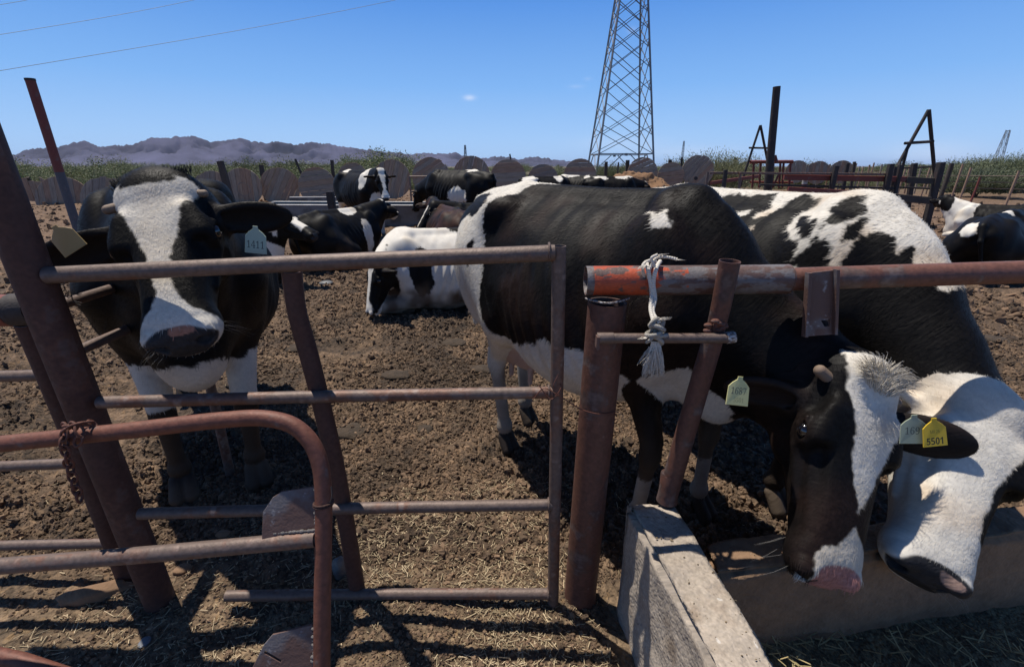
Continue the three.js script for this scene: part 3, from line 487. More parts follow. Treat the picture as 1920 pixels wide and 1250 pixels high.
M.fur = new THREE.MeshPhysicalMaterial({ color: 0xffffff, roughness: 0.55, specularIntensity: 0.22 });
const BLADE = (() => { const g = new THREE.BufferGeometry(); g.setAttribute('position', new THREE.Float32BufferAttribute([0, -0.5, 0, 0, 0.5, 0, 0.55, -0.4, 0.04, 0.55, 0.4, 0.04, 1, 0, 0], 3)); g.setAttribute('normal', new THREE.Float32BufferAttribute([0, 0, 1, 0, 0, 1, 0, 0, 1, 0, 0, 1, 0, 0, 1], 3)); g.setIndex([0, 2, 1, 1, 2, 3, 2, 4, 3]); return g; })();
function fur(cow, n, len, wid, pick, seed, name = 'coat_hair') {              // short hairs that follow the lie of the coat; pick(body point, head point) gives a share 0..1
  const mesh = cow.g.children[0], G = mesh.geometry, P = G.attributes.position, N = G.attributes.normal, C = G.attributes.color, I = G.index.array, sc = cow.scale, r = rng(seed), inv = cow.fr.clone().invert();
  const T = I.length / 3, cum = new Float64Array(T), a = V3(), b = V3(), c = V3(), p = V3(), q = V3(), m = V3(); let s = 0;
  for (let t = 0; t < T; t++) { a.fromBufferAttribute(P, I[t * 3]); b.fromBufferAttribute(P, I[t * 3 + 1]); c.fromBufferAttribute(P, I[t * 3 + 2]); m.copy(a).add(b).add(c).divideScalar(3); q.copy(m).applyMatrix4(inv); const k = pick([m.x / sc[0], m.y / sc[1], m.z / sc[2]], q); s += k > 0 ? k * b.sub(a).cross(c.sub(a)).length() : 0; cum[t] = s; }
  const im = new THREE.InstancedMesh(BLADE, M.fur, n), M4 = new THREE.Matrix4(), X = V3(), Y = V3(), Z = V3(), col = new THREE.Color(), hx = V3().setFromMatrixColumn(cow.fr, 0).normalize(), hz = V3().setFromMatrixColumn(cow.fr, 2).normalize();
  for (let i = 0; i < n; i++) {
    const u = r() * s; let lo = 0, hi = T - 1; while (lo < hi) { const k = (lo + hi) >> 1; if (cum[k] < u) lo = k + 1; else hi = k; }
    let w0 = r(), w1 = r(); if (w0 + w1 > 1) { w0 = 1 - w0; w1 = 1 - w1; } const w2 = 1 - w0 - w1, A = I[lo * 3], B = I[lo * 3 + 1], D = I[lo * 3 + 2];
    const get = (at, v) => v.set(at.getX(A) * w0 + at.getX(B) * w1 + at.getX(D) * w2, at.getY(A) * w0 + at.getY(B) * w1 + at.getY(D) * w2, at.getZ(A) * w0 + at.getZ(B) * w1 + at.getZ(D) * w2);
    get(P, p); get(N, Z).normalize(); q.copy(p).applyMatrix4(inv);
    if (q.x > -0.08 && q.x < 0.66 && Math.abs(q.z) < 0.36 && q.y > -0.26) { const f = Math.tanh((q.x - 0.13) * 14); X.copy(hx).multiplyScalar(f).addScaledVector(hz, clamp(q.z * 7, -1.2, 1.2)); if (Math.abs(q.z) > 0.13) X.copy(hz).multiplyScalar(Math.sign(q.z)).addScaledVector(hx, 0.3); }
    else X.set(-1, p.y < 0.75 * sc[1] ? -2.2 : -0.55, 0);
    X.x += 0.7 * noise3(p.x * 14, p.y * 14, p.z * 14 + seed) + 0.25 * (r() - 0.5); X.y += 0.7 * noise3(p.x * 14 + 30, p.y * 14, p.z * 14) + 0.25 * (r() - 0.5); X.z += 0.5 * noise3(p.x * 14, p.y * 14 + 30, p.z * 14) + 0.25 * (r() - 0.5);
    X.addScaledVector(Z, -X.dot(Z)).normalize().addScaledVector(Z, 0.08 + 0.22 * r()).normalize(); Y.copy(Z).cross(X).normalize(); Z.copy(X).cross(Y);
    const L = len * (0.6 + 0.8 * r()), W = wid * (0.7 + 0.6 * r());
    M4.makeBasis(X.multiplyScalar(L), Y.multiplyScalar(W), Z.multiplyScalar(L)).setPosition(p.x, p.y, p.z); im.setMatrixAt(i, M4);
    const k = 0.84 + 0.34 * r(); col.setRGB(clamp((C.getX(A) + 0.0005) * k, 0, 0.85), clamp((C.getY(A) + 0.0005) * k, 0, 0.85), clamp((C.getZ(A) + 0.0005) * k, 0, 0.85)); im.setColorAt(i, col);
  }
  shadowed(im); im.name = name; im.userData.kind = 'stuff'; cow.g.add(im); return im;
}
// ---------------------------------------------------------------- the ground: one sheet from the camera's feet to the horizon
function heap(x, f, cell, seed) {                                     // domed lumps of uneven size, one to a cell
  const gx = Math.floor(x / cell), gf = Math.floor(f / cell); let h = 0;
  for (let i = -1; i <= 1; i++) for (let j = -1; j <= 1; j++) {
    const a = hash3(gx + i, gf + j, seed), b = hash3(gx + i, gf + j, seed + 1), s = hash3(gx + i, gf + j, seed + 2), e = hash3(gx + i, gf + j, seed + 3);
    if (s < 0.3) continue;
    const R = cell * (0.28 + 0.5 * s * s), dx = x - (gx + i + a) * cell, df = f - (gf + j + b) * cell, q = 1 - (dx * dx * (0.7 + 0.6 * e) + df * df * (1.3 - 0.6 * e)) / (R * R);
    if (q > 0) h = Math.max(h, R * Math.pow(q, 0.32) * (0.55 + 0.6 * e));
  }
  return h;
}
function clods(x, f, r = 2) {
  const w = noise3(x * 60, f * 60, 5), wx = x + 0.008 * w, wf = f + 0.008 * noise3(x * 60, f * 60, 9);
  let h = heap(wx, wf, 0.095, 11) * 0.75 + heap(wx, wf, 0.045, 21) * 0.9;
  if (r < 5) h += heap(wx, wf, 0.022, 31) * 0.8;
  return h * (0.85 + 0.3 * w);
}
function groundH(x, f) {
  const r = Math.hypot(x, f);
  let h = 0.035 * noise3(x * 0.9, f * 0.9, 11) + 0.03 * noise3(x * 2.6, f * 2.6, 12);
  h -= 0.02 * Math.max(0, noise3(x * 5.5 + 3, f * 5.5, 21) - 0.15);                       // hoof marks
  const cl = sstep(1.1, 1.9, f) * sstep(26, 9, r);
  if (r < 30) h += (0.16 + 0.70 * cl) * (0.45 + 0.55 * clamp(0.5 + 0.9 * noise3(x * 1.7, f * 1.7, 31))) * clods(x, f, r);
  if (r > 12) h += 0.12 * sstep(12, 40, r) * fbm3(x * 0.25, f * 0.25, 3, 3) + 0.03 * sstep(12, 18, r) * noise3(x * 1.7, f * 1.7, 8);
  h -= 0.03 * sstep(6, 3, r);
  if (r > 250) h *= sstep(900, 250, r);
  return h;
}
{
  const rad = []; let r = 0.15;
  while (r < 0.75) { rad.push(r); r += 0.05; }
  while (r < 6.2) { rad.push(r); r += 0.0085 + 0.0042 * r * r * 0.24; }
  while (r < 26000) { rad.push(r); r *= r < 30 ? 1.016 : r < 120 ? 1.03 : 1.12; }
  const ang = []; for (let a = -54; a <= 54; a += 0.17) ang.push(a); for (let a = 56; a <= 300; a += 7.5) ang.push(a); ang.push(306);
  const n = ang.length, pos = [], col = [], uv = [], idx = [];
  for (const q of rad) for (const a of ang) {
    const x = q * Math.sin(a / 57.29578), f = q * Math.cos(a / 57.29578);
    const h = groundH(x, f);
    pos.push(x, h, -f); uv.push(x, f);
    const p1 = fbm3(x * 0.8, f * 0.8, 50, 4), p2 = fbm3(x * 3.1, f * 3.1, 60, 3), p3 = noise3(x * 22, f * 22, 70);
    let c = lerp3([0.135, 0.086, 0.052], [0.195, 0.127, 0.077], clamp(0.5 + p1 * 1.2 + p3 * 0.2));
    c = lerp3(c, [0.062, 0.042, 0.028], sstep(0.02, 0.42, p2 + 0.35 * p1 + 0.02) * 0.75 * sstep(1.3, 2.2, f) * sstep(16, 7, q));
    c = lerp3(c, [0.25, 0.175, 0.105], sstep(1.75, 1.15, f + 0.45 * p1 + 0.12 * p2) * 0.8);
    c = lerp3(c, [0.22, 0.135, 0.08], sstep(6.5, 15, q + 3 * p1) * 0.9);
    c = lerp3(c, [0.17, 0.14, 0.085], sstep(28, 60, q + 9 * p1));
    if (q < 14) { const k = 0.74 + 0.5 * hash3(Math.floor((x + 0.01 * p3) / 0.05), Math.floor((f + 0.01 * p3) / 0.05), 7) ** 1.5, m = 0.80 + 0.4 * hash3(Math.floor(x / 0.021 + p3), Math.floor(f / 0.021 + p3), 8), w = sstep(14, 7, q); c = c.map((v) => v * mix(1, k * m, w)); }
    col.push(c[0], c[1], c[2]);
  }
  for (let j = 0; j < rad.length - 1; j++) for (let i = 0; i < n - 1; i++) { const a = j * n + i; idx.push(a, a + n, a + 1, a + 1, a + n, a + n + 1); }
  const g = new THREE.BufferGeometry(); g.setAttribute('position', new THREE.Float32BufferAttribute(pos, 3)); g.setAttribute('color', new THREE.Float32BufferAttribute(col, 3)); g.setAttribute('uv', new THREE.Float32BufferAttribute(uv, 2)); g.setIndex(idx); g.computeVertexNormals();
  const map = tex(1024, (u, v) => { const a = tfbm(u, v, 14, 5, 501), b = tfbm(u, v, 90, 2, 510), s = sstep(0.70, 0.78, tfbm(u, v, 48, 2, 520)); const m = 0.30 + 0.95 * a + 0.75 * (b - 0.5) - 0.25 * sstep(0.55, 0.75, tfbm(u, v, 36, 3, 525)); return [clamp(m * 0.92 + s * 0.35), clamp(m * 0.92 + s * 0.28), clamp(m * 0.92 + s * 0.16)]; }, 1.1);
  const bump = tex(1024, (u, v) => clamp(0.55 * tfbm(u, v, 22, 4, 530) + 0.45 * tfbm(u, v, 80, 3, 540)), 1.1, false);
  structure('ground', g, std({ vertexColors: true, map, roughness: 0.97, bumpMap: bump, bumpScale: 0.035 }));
}
{ // loose clods and bits of straw on it
  const r = rng(77), base = [0, 1, 2].map((k) => { const g = new THREE.IcosahedronGeometry(1, 1), p = g.attributes.position; for (let i = 0; i < p.count; i++) { const s = 0.5 + 0.75 * (0.5 + 0.5 * noise3(p.getX(i) * 2.3 + k * 9, p.getY(i) * 2.3, p.getZ(i) * 2.3)); p.setXYZ(i, p.getX(i) * s, p.getY(i) * s * 0.7, p.getZ(i) * s); } g.computeVertexNormals(); return g; });
  const m4 = new THREE.Matrix4(), q = new THREE.Quaternion(), e = new THREE.Euler(), c = new THREE.Color();
  base.forEach((g, k) => {
    const N = 34000, im = new THREE.InstancedMesh(g, std({ color: 0xffffff, roughness: 0.97 }), N);
    for (let i = 0; i < N; i++) {
      let x, f; do { const rr = 0.85 + 7.5 * Math.pow(r(), 1.9), a = (r() - 0.5) * 1.9; x = rr * Math.sin(a); f = rr * Math.cos(a); } while (fbm3(x * 1.3, f * 1.3, 33, 3) < -0.3 + 0.4 * (r() - 0.5) || (x > 0.33 && f < 1.4) || (f < 1.45 && r() < 0.5));
      const s = (0.0030 + 0.0055 * r() + 0.012 * Math.pow(r(), 9)) * (1 + 0.17 * f) * (f < 1.5 ? 0.62 : 0.9);
      m4.compose(V3(x, groundH(x, f) + s * 0.1, -f), q.setFromEuler(e.set(r() * 6, r() * 6, r() * 6)), V3(s * (0.8 + 0.5 * r()), s * (0.7 + 0.4 * r()), s)); im.setMatrixAt(i, m4);
      const d = r(), m = sstep(0.0, 0.5, fbm3(x * 3.1, f * 3.1, 60, 3) + 0.35 * fbm3(x * 0.8, f * 0.8, 50, 4)); const t = (0.55 + 0.9 * d * d) * mix(1, 0.6, m); c.setRGB(0.170 * t, 0.110 * t, 0.067 * t); im.setColorAt(i, c);
    }
    shadowed(im); im.name = numbered('dirt_clods'); im.userData = { kind: 'stuff', label: ['small loose brown dirt clods over the corral ground', 'rounder loose manure crumbs among the dirt clods', 'flatter loose dirt crumbs among the clods'][k], category: 'dirt' }; scene.add(im);
  });
  {
    const N = 16000, im = new THREE.InstancedMesh(base[0], std({ color: 0xffffff, roughness: 0.97 }), N);
    for (let i = 0; i < N; i++) {
      const rr = 6.5 + 22 * Math.pow(r(), 1.4), a = (r() - 0.5) * 2.0, x = rr * Math.sin(a), f = rr * Math.cos(a), s = (0.012 + 0.05 * Math.pow(r(), 4)) * (1 + rr * 0.03);
      m4.compose(V3(x, groundH(x, f) + s * 0.1, -f), q.setFromEuler(e.set(r() * 6, r() * 6, r() * 6)), V3(s * (0.8 + 0.6 * r()), s * 0.6, s)); im.setMatrixAt(i, m4); const t = 0.5 + 0.7 * r(); c.setRGB(0.19 * t, 0.12 * t, 0.073 * t); im.setColorAt(i, c);
    }
    shadowed(im); im.name = numbered('dirt_clods'); im.userData = { kind: 'stuff', label: 'larger reddish clods over the far side of the corral', category: 'dirt' }; scene.add(im);
  }
  const sg = new THREE.BoxGeometry(1, 0.0012, 0.0026), N = 9500, im = new THREE.InstancedMesh(sg, std({ color: 0xffffff, roughness: 0.75 }), N);
  for (let i = 0; i < N; i++) {
    let x, f; const near = r() < 0.86; do { const rr = near ? 0.75 + 1.25 * Math.pow(r(), 1.1) : 0.8 + 3.2 * Math.pow(r(), 1.2); const a = (r() - 0.5) * 2.0; x = rr * Math.sin(a); f = rr * Math.cos(a); } while ((near && fbm3(x * 2.3, f * 2.3, 90, 3) < -0.05 + 0.5 * (r() - 0.5)) || (x > 0.34 && f < 1.36));
    const L = 0.008 + 0.040 * Math.pow(r(), 2.6);
    m4.compose(V3(x, groundH(x, f) + 0.004 + 0.005 * r(), -f), q.setFromEuler(e.set((r() - 0.5) * 0.4, r() * 6.3, (r() - 0.5) * 0.5)), V3(L, 1, 0.45 + 0.6 * r())); im.setMatrixAt(i, m4);
    const d = r(); c.setRGB(0.26 + 0.34 * d * d, 0.20 + 0.27 * d * d, 0.115 + 0.18 * d * d); im.setColorAt(i, c);
  }
  shadowed(im); im.name = 'straw_litter'; im.userData = { kind: 'stuff', label: 'short golden straw scattered over the ground by the gate', category: 'straw' }; scene.add(im);
}
{ // the mountain range
  const prof = [[-160, 292], [0, 288], [30, 288], [44, 281], [57, 278], [72, 276], [103, 275], [120, 270], [140, 264], [160, 262], [171, 266], [186, 273], [212, 271], [247, 269], [263, 263], [282, 256], [315, 257], [326, 253], [341, 254], [361, 253], [376, 257], [396, 265], [418, 261], [446, 256], [472, 263], [497, 266], [518, 263], [551, 270], [583, 264], [610, 267], [632, 271], [675, 277], [705, 281], [733, 285], [750, 284], [776, 289], [792, 284], [820, 286], [855, 285], [870, 291], [905, 297], [924, 293], [949, 293], [970, 297.5], [1003, 292.5], [1028, 297], [1060, 300], [1078, 304], [1105, 309], [1140, 313]];
  const D = 5200, rows = 44, cols = 460, pos = [], idx = [], col = [];
  for (let i = 0; i <= cols; i++) {
    const px = mix(-160, 1140, i / cols); let s = 0; while (s < prof.length - 2 && prof[s + 1][0] < px) s++;
    const t = clamp((px - prof[s][0]) / (prof[s + 1][0] - prof[s][0])), py = mix(prof[s][1], prof[s + 1][1], t) + 1.7 * noise3(px * 0.33, 4, 4) + 1.2 * noise3(px * 0.13, 7, 4) + 0.6 * noise3(px * 0.8, 2, 1);
    const [X, Y, F] = ray(px, py), hz = Math.hypot(X, F), H = EYE + Y / hz * D * 1.0, az = Math.atan2(X, F);
    for (let j = 0; j <= rows; j++) {
      const u = j / rows, front = u < 0.72 ? u / 0.72 : 1 - (u - 0.72) / 0.28 * 0.9, d = D - 900 + u * 1250, x = d * Math.sin(az), f = d * Math.cos(az);
      const gul = fbm3(x * 0.0042, f * 0.0032, 2, 5), rid = 1 - Math.abs(fbm3(x * 0.0085, f * 0.0062, 9, 4)) * 2.1;
      let h = H * d / D * Math.pow(front, 1.25) * (u < 0.72 ? mix(1, clamp(0.70 + 1.0 * gul + 0.42 * rid, 0.25, 1.0), Math.sin(Math.PI * clamp(front)) ** 0.7) : 1);
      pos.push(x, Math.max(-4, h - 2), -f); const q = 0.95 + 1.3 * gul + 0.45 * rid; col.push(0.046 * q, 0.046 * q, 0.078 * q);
    }
  }
  for (let i = 0; i < cols; i++) for (let j = 0; j < rows; j++) { const a = i * (rows + 1) + j, b = a + rows + 1; idx.push(a, b, a + 1, b, b + 1, a + 1); }
  const g = new THREE.BufferGeometry(); g.setAttribute('position', new THREE.Float32BufferAttribute(pos, 3)); g.setAttribute('color', new THREE.Float32BufferAttribute(col, 3)); g.setIndex(idx); g.computeVertexNormals();
  structure('mountain_range', g, std({ vertexColors: true, roughness: 1 }));
}

// ---------------------------------------------------------------- brush, trees
M.leaf = new THREE.MeshPhysicalMaterial({ vertexColors: true, roughness: 0.85, side: THREE.DoubleSide, transmission: 0.3, thickness: 0 });
M.twig = std({ color: new THREE.Color(0.10, 0.08, 0.055), roughness: 0.95 });
function leafMass(seed, n, w, h, size, tone, { clumps = 9, up = 0.3, droop = 0 } = {}) {   // many small leaf faces in clumps
  const r = rng(seed), pos = [], col = [], idx = [], cl = [];
  for (let i = 0; i < clumps; i++) { const a = r() * 6.283, q = Math.sqrt(r()) * 0.8; cl.push([Math.cos(a) * q * w / 2, h * (0.22 + 0.68 * r() * (1 - 0.45 * q)), Math.sin(a) * q * w / 2, (0.16 + 0.17 * r()) * Math.min(w, h * 1.3), 0.65 + 0.6 * r()]); }
  for (let i = 0; i < n; i++) {
    const c = cl[Math.floor(r() * clumps)], a = r() * 6.283, z = r() * 2 - 1, R = c[3] * Math.pow(r(), 0.45), s = Math.sqrt(1 - z * z);
    const x = c[0] + Math.cos(a) * s * R, y = Math.max(0.02, c[1] + z * R * 0.8), zz = c[2] + Math.sin(a) * s * R;
    const d = V3(r() - 0.5, r() - 0.5 + up, r() - 0.5).normalize(), e = V3(r() - 0.5, r() - 0.5, r() - 0.5).cross(d).normalize(), L = size * (0.6 + 0.9 * r()), b = pos.length / 3;
    for (const [p, q] of [[-0.5, 0], [0, 0.28], [0.5, 0], [0, -0.28]]) pos.push(x + d.x * L * p + e.x * L * q, y + d.y * L * p + e.y * L * q, zz + d.z * L * p + e.z * L * q);
    idx.push(b, b + 1, b + 2, b, b + 2, b + 3); const k = c[4] * (0.8 + 0.4 * r()), mixed = r() < 0.12 ? 1 : 0;
    for (let v = 0; v < 4; v++) col.push(mix(tone[0], 0.13, mixed) * k, mix(tone[1], 0.105, mixed) * k, mix(tone[2], 0.06, mixed) * k);
  }
  const g = new THREE.BufferGeometry(); g.setAttribute('position', new THREE.Float32BufferAttribute(pos, 3)); g.setAttribute('color', new THREE.Float32BufferAttribute(col, 3)); g.setIndex(idx); g.computeVertexNormals(); return g;
}
function feathery(seed, n, w, h, tone, lean = 0) {                     // wispy wands that rise from the base and carry fine leaves
  const r = rng(seed), pos = [], col = [], idx = [];
  for (let i = 0; i < n; i++) {
    const a = r() * 6.283, q = Math.sqrt(r()), L = h * (0.35 + 0.65 * r()) * (1 - 0.25 * q), k = 0.6 + 0.75 * r();
    const p0 = V3(Math.cos(a) * q * w * 0.34, 0.05 + h * 0.22 * r(), Math.sin(a) * q * w * 0.34), dir = V3(Math.cos(a) * q * w * 0.20 + lean * L * 0.35, L * 0.8, Math.sin(a) * q * w * 0.2), bend = V3((r() - 0.5) * 0.35 * h + lean * L * 0.3, -0.10 * L * r(), (r() - 0.5) * 0.35 * h);
    for (let j = 0; j < 11; j++) {
      const t = 0.18 + 0.82 * (j + r()) / 11, p = p0.clone().addScaledVector(dir, t).addScaledVector(bend, t * t);
      const d = dir.clone().normalize().add(V3((r() - 0.5) * 1.5 + lean * 0.6, (r() - 0.5) * 0.9, (r() - 0.5) * 1.5)).normalize(), e = V3(r() - 0.5, r() - 0.5, r() - 0.5).cross(d).normalize(), l = (0.08 + 0.11 * r()) * (1.2 - 0.5 * t), wd = 0.012 + 0.012 * r(), b = pos.length / 3;
      for (const [u, v] of [[0, -1], [0, 1], [1, 0]]) pos.push(p.x + d.x * l * u + e.x * wd * v, p.y + d.y * l * u + e.y * wd * v, p.z + d.z * l * u + e.z * wd * v);
      idx.push(b, b + 1, b + 2); const s = k * (0.75 + 0.5 * r()); for (let v = 0; v < 3; v++) col.push(tone[0] * s, tone[1] * s, tone[2] * s);
    }
  }
  const g = new THREE.BufferGeometry(); g.setAttribute('position', new THREE.Float32BufferAttribute(pos, 3)); g.setAttribute('color', new THREE.Float32BufferAttribute(col, 3)); g.setIndex(idx); g.computeVertexNormals(); return g;
}
function stemsOf(seed, n, w, h) { const r = rng(seed), list = []; for (let i = 0; i < n; i++) { const a = r() * 6.283, q = r(); list.push(pipe([[0.06 * Math.cos(a), 0, 0.06 * Math.sin(a)], [Math.cos(a) * q * w * 0.16, h * 0.35, Math.sin(a) * q * w * 0.16], [Math.cos(a) * q * w * 0.34, h * (0.6 + 0.2 * r()), Math.sin(a) * q * w * 0.34]], 0.045, { r2: 0.012, seg: 5, open: false, smooth: true, steps: 6 })); } return cat(list); }
function tree(name, label, category, group, px, f, py, w, kind, tone, seed, n, lean = 0) {
  const foot = atF(px, 330, f); foot.y = 0; const h = atF(px, py, f).y;
  const o = thing(name, label, category, group); o.position.copy(foot);
  part('trunk', stemsOf(seed, 7, w, h), M.twig, o);
  part('crown', kind === 'feather' ? feathery(seed, Math.round(n * (lean ? 2.2 : 1.6)), w, h, tone, lean) : leafMass(seed, n * 2, w, h, 0.11, tone, { clumps: 16 }), M.leaf, o);
}
{
  const protos = [leafMass(5, 1500, 2.2, 1.25, 0.075, [0.115, 0.15, 0.06]), leafMass(6, 1500, 2.4, 1.5, 0.075, [0.14, 0.165, 0.07]), leafMass(8, 1300, 2.0, 1.0, 0.07, [0.20, 0.18, 0.09])];
  const r = rng(9), m4 = new THREE.Matrix4(), q = new THREE.Quaternion();
  protos.forEach((g, k) => {
    const N = 1500, im = new THREE.InstancedMesh(g, M.leaf, N);
    for (let i = 0; i < N; i++) {
      let x, f; do { f = 34 + 300 * Math.pow(r(), 1.7); x = (r() * 2 - 1) * f * 1.3; } while (x > f * 0.14 && x < f * 0.28 && f < 75);
      const px = 960 + x / f * 950, tall = px < 180 ? 0.85 : px < 640 ? 1.15 : px < 760 ? 1.1 : px < 1050 ? 0.75 : px < 1260 ? 0.7 : px < 1650 ? 0.8 : 1.05;
      const s = (0.28 + 0.5 * r() + 1.25 * Math.max(0, noise3(x * 0.07, f * 0.07, 61)) + 0.5 * Math.max(0, noise3(x * 0.3, f * 0.3, 62))) * tall * (1 + f * 0.0012);
      m4.compose(V3(x, -0.1, -f), q.setFromAxisAngle(V3(0, 1, 0), r() * 6.28), V3(s * 1.25, s, s * 1.25)); im.setMatrixAt(i, m4);
    }
    shadowed(im); im.name = numbered('desert_brush'); im.userData = { kind: 'stuff', label: ['dark green desert brush covering the flat land behind the corral', 'olive green desert brush mixed into the scrubland', 'dry yellowish low scrub between the green brush'][k], category: 'brush' }; scene.add(im);
  });
  tree('green_tree', 'bright green round tree at the left of a pair behind the reel fence', 'tree', null, 656, 58, 289, 4.4, 'leaf', [0.16, 0.20, 0.045], 41, 3600);
  tree('green_tree', 'yellow green smaller tree at the right of a pair behind the reel fence', 'tree', null, 688, 60, 291, 3.4, 'leaf', [0.20, 0.235, 0.05], 42, 2800);
  tree('green_tree', 'dark green wide tree behind the standing cow\'s head', 'tree', null, 742, 62, 295, 6.4, 'leaf', [0.065, 0.085, 0.032], 43, 3400);
  tree('green_tree', 'dull green brushy tree left of the leaning fence post', 'tree', null, 470, 60, 297, 6.5, 'leaf', [0.085, 0.11, 0.04], 44, 3400);
  tree('green_tree', 'olive tree behind the two leftmost upright reel ends near the thin posts', 'tree', null, 560, 66, 298, 6.5, 'leaf', [0.085, 0.105, 0.042], 45, 3200);
  tree('feathery_shrub', 'pale green feathery shrub rising behind the reel ends right of the tower', 'shrub', null, 1335, 29, 266, 4.8, 'feather', [0.21, 0.215, 0.11], 51, 1500);
  tree('feathery_shrub', 'smaller pale feathery shrub between the dark pipe mast and the A-frame', 'shrub', null, 1516, 34, 288, 2.3, 'feather', [0.19, 0.21, 0.10], 52, 460);
  tree('feathery_shrub', 'grey green shrub seen through the legs of the lattice tower', 'shrub', null, 1152, 50, 296, 4.2, 'feather', [0.14, 0.155, 0.075], 53, 700);
  tree('windblown_shrub', 'windblown grey green bush nearest the A-frame on its right', 'bush', null, 1800, 30, 280, 3.0, 'feather', [0.15, 0.17, 0.085], 54, 1100, 0.7);
  tree('windblown_shrub', 'tall windblown grey green bush at the right edge under the distant pylon', 'bush', null, 1880, 29, 272, 3.4, 'feather', [0.13, 0.155, 0.075], 55, 1500, 0.7);
  tree('windblown_shrub', 'broad windblown bush filling the far right corner of the scrub', 'bush', null, 1950, 30, 270, 3.6, 'feather', [0.13, 0.155, 0.08], 56, 1300, 0.7);
  tree('windblown_shrub', 'low dull green bush behind the wires at the right', 'bush', null, 1840, 25, 303, 3.4, 'feather', [0.12, 0.14, 0.07], 57, 900, 0.5);
}

// ---------------------------------------------------------------- pylons and wires
function lattice(parent, w0, w1, H, panels, t, cross, leg) {
  const wid = (h) => mix(w0, w1, h / H) / 2, cn = (k, h) => { const w = wid(h); return V3(k & 1 ? w : -w, h, (k & 2) ? w : -w); };
  for (let k = 0; k < 4; k++) part('leg', beam(cn(k, 0), cn(k, H), leg, leg, { ch: 0 }), M.galv, parent);
  for (const [a, b] of [[0, 1], [2, 3], [0, 2], [1, 3]]) {
    for (let i = 0; i < panels.length - 1; i++) {                       // lattice: each brace climbs a panel and a half
      const top = i + 2 < panels.length ? (panels[i + 1] + panels[i + 2]) / 2 : panels[i + 1];
      part('brace', beam(cn(a, panels[i]), cn(b, top), t, t, { ch: 0 }), M.galv, parent); part('brace', beam(cn(b, panels[i]), cn(a, top), t * 0.97, t * 0.97, { ch: 0 }), M.galv, parent);
    }
    for (const h of cross) part('crossbar', beam(cn(a, h), cn(b, h), t * 1.5, t * 1.5, { ch: 0 }), M.galv, parent);
    const m = cn(a, cross[0]).lerp(cn(b, cross[0]), 0.5), m0 = cn(a, cross[0]).lerp(cn(b, cross[0]), 0.44), m1 = cn(a, cross[0]).lerp(cn(b, cross[0]), 0.56);
    part('knee_brace', beam(m0, cn(a, 0), t * 1.3, t * 1.3, { ch: 0 }), M.galv, parent); part('knee_brace', beam(m1, cn(b, 0), t * 1.3, t * 1.3, { ch: 0 }), M.galv, parent);
    if (t > 0.06) part('gusset', new THREE.BoxGeometry(0.35, 0.3, 0.02).rotateY(a === 0 && b === 2 || a === 1 ? Math.PI / 2 : 0).translate(m.x, m.y - 0.08, m.z), M.galv, parent);
  }
}
{
  const tw = thing('lattice_tower', 'tall grey steel lattice power tower standing beyond the reel fence', 'tower');
  lattice(tw, 7.2, 1.5, 27.5, [3.0, 5.1, 7.3, 9.9, 12.4, 14.5, 16.4, 18.1, 19.7, 21.2, 22.6, 23.9, 25.1, 26.2, 27.3], 0.075, [3.0, 27.3], 0.17);
  const c = atF(1160, 330, 65); tw.position.set(c.x, -0.1, c.z); tw.rotation.y = 0.015;
  const far = (px, py0, f, h, w, label, lean) => { const t = thing('distant_pylon', label, 'pylon', null); lattice(t, w, w * 0.4, h, [0, 0.2, 0.4, 0.6, 0.8, 1].map((k) => k * h), 0.13, [h * 0.2, h * 0.98], 0.2); const p = atF(px, py0, f); t.position.set(p.x, 0, p.z); t.rotation.z = lean; t.rotation.y = 0.5; };
  far(873, 310, 420, 18, 2.4, 'tiny distant pylon above the mountains behind the reel ends', 0);
  far(1278, 310, 460, 23, 2.2, 'thin distant pylon between the tower and the feathery shrub', 0);
  far(1868, 310, 330, 23.5, 4.5, 'faint distant pylon above the bushes at the far right', -0.10);
  const wire = (a, b, sag, label) => { const m = a.clone().lerp(b, 0.5); m.y -= sag; lone('power_line', pipe([a, m, b], 0.013, { seg: 5, open: false, smooth: true, steps: 40 }), M.galv, label, 'power line'); };
  wire(atF(-260, 176, 26), atF(1010, -58, 52), 0.35, 'lowest and longest power line crossing the top left sky');
  wire(atF(-260, 106, 28), atF(560, -44, 50), 0.3, 'middle power line across the top left sky');
  wire(atF(-120, 26, 30), atF(160, -28, 50), 0.2, 'short power line cutting the very top left corner of the sky');
}
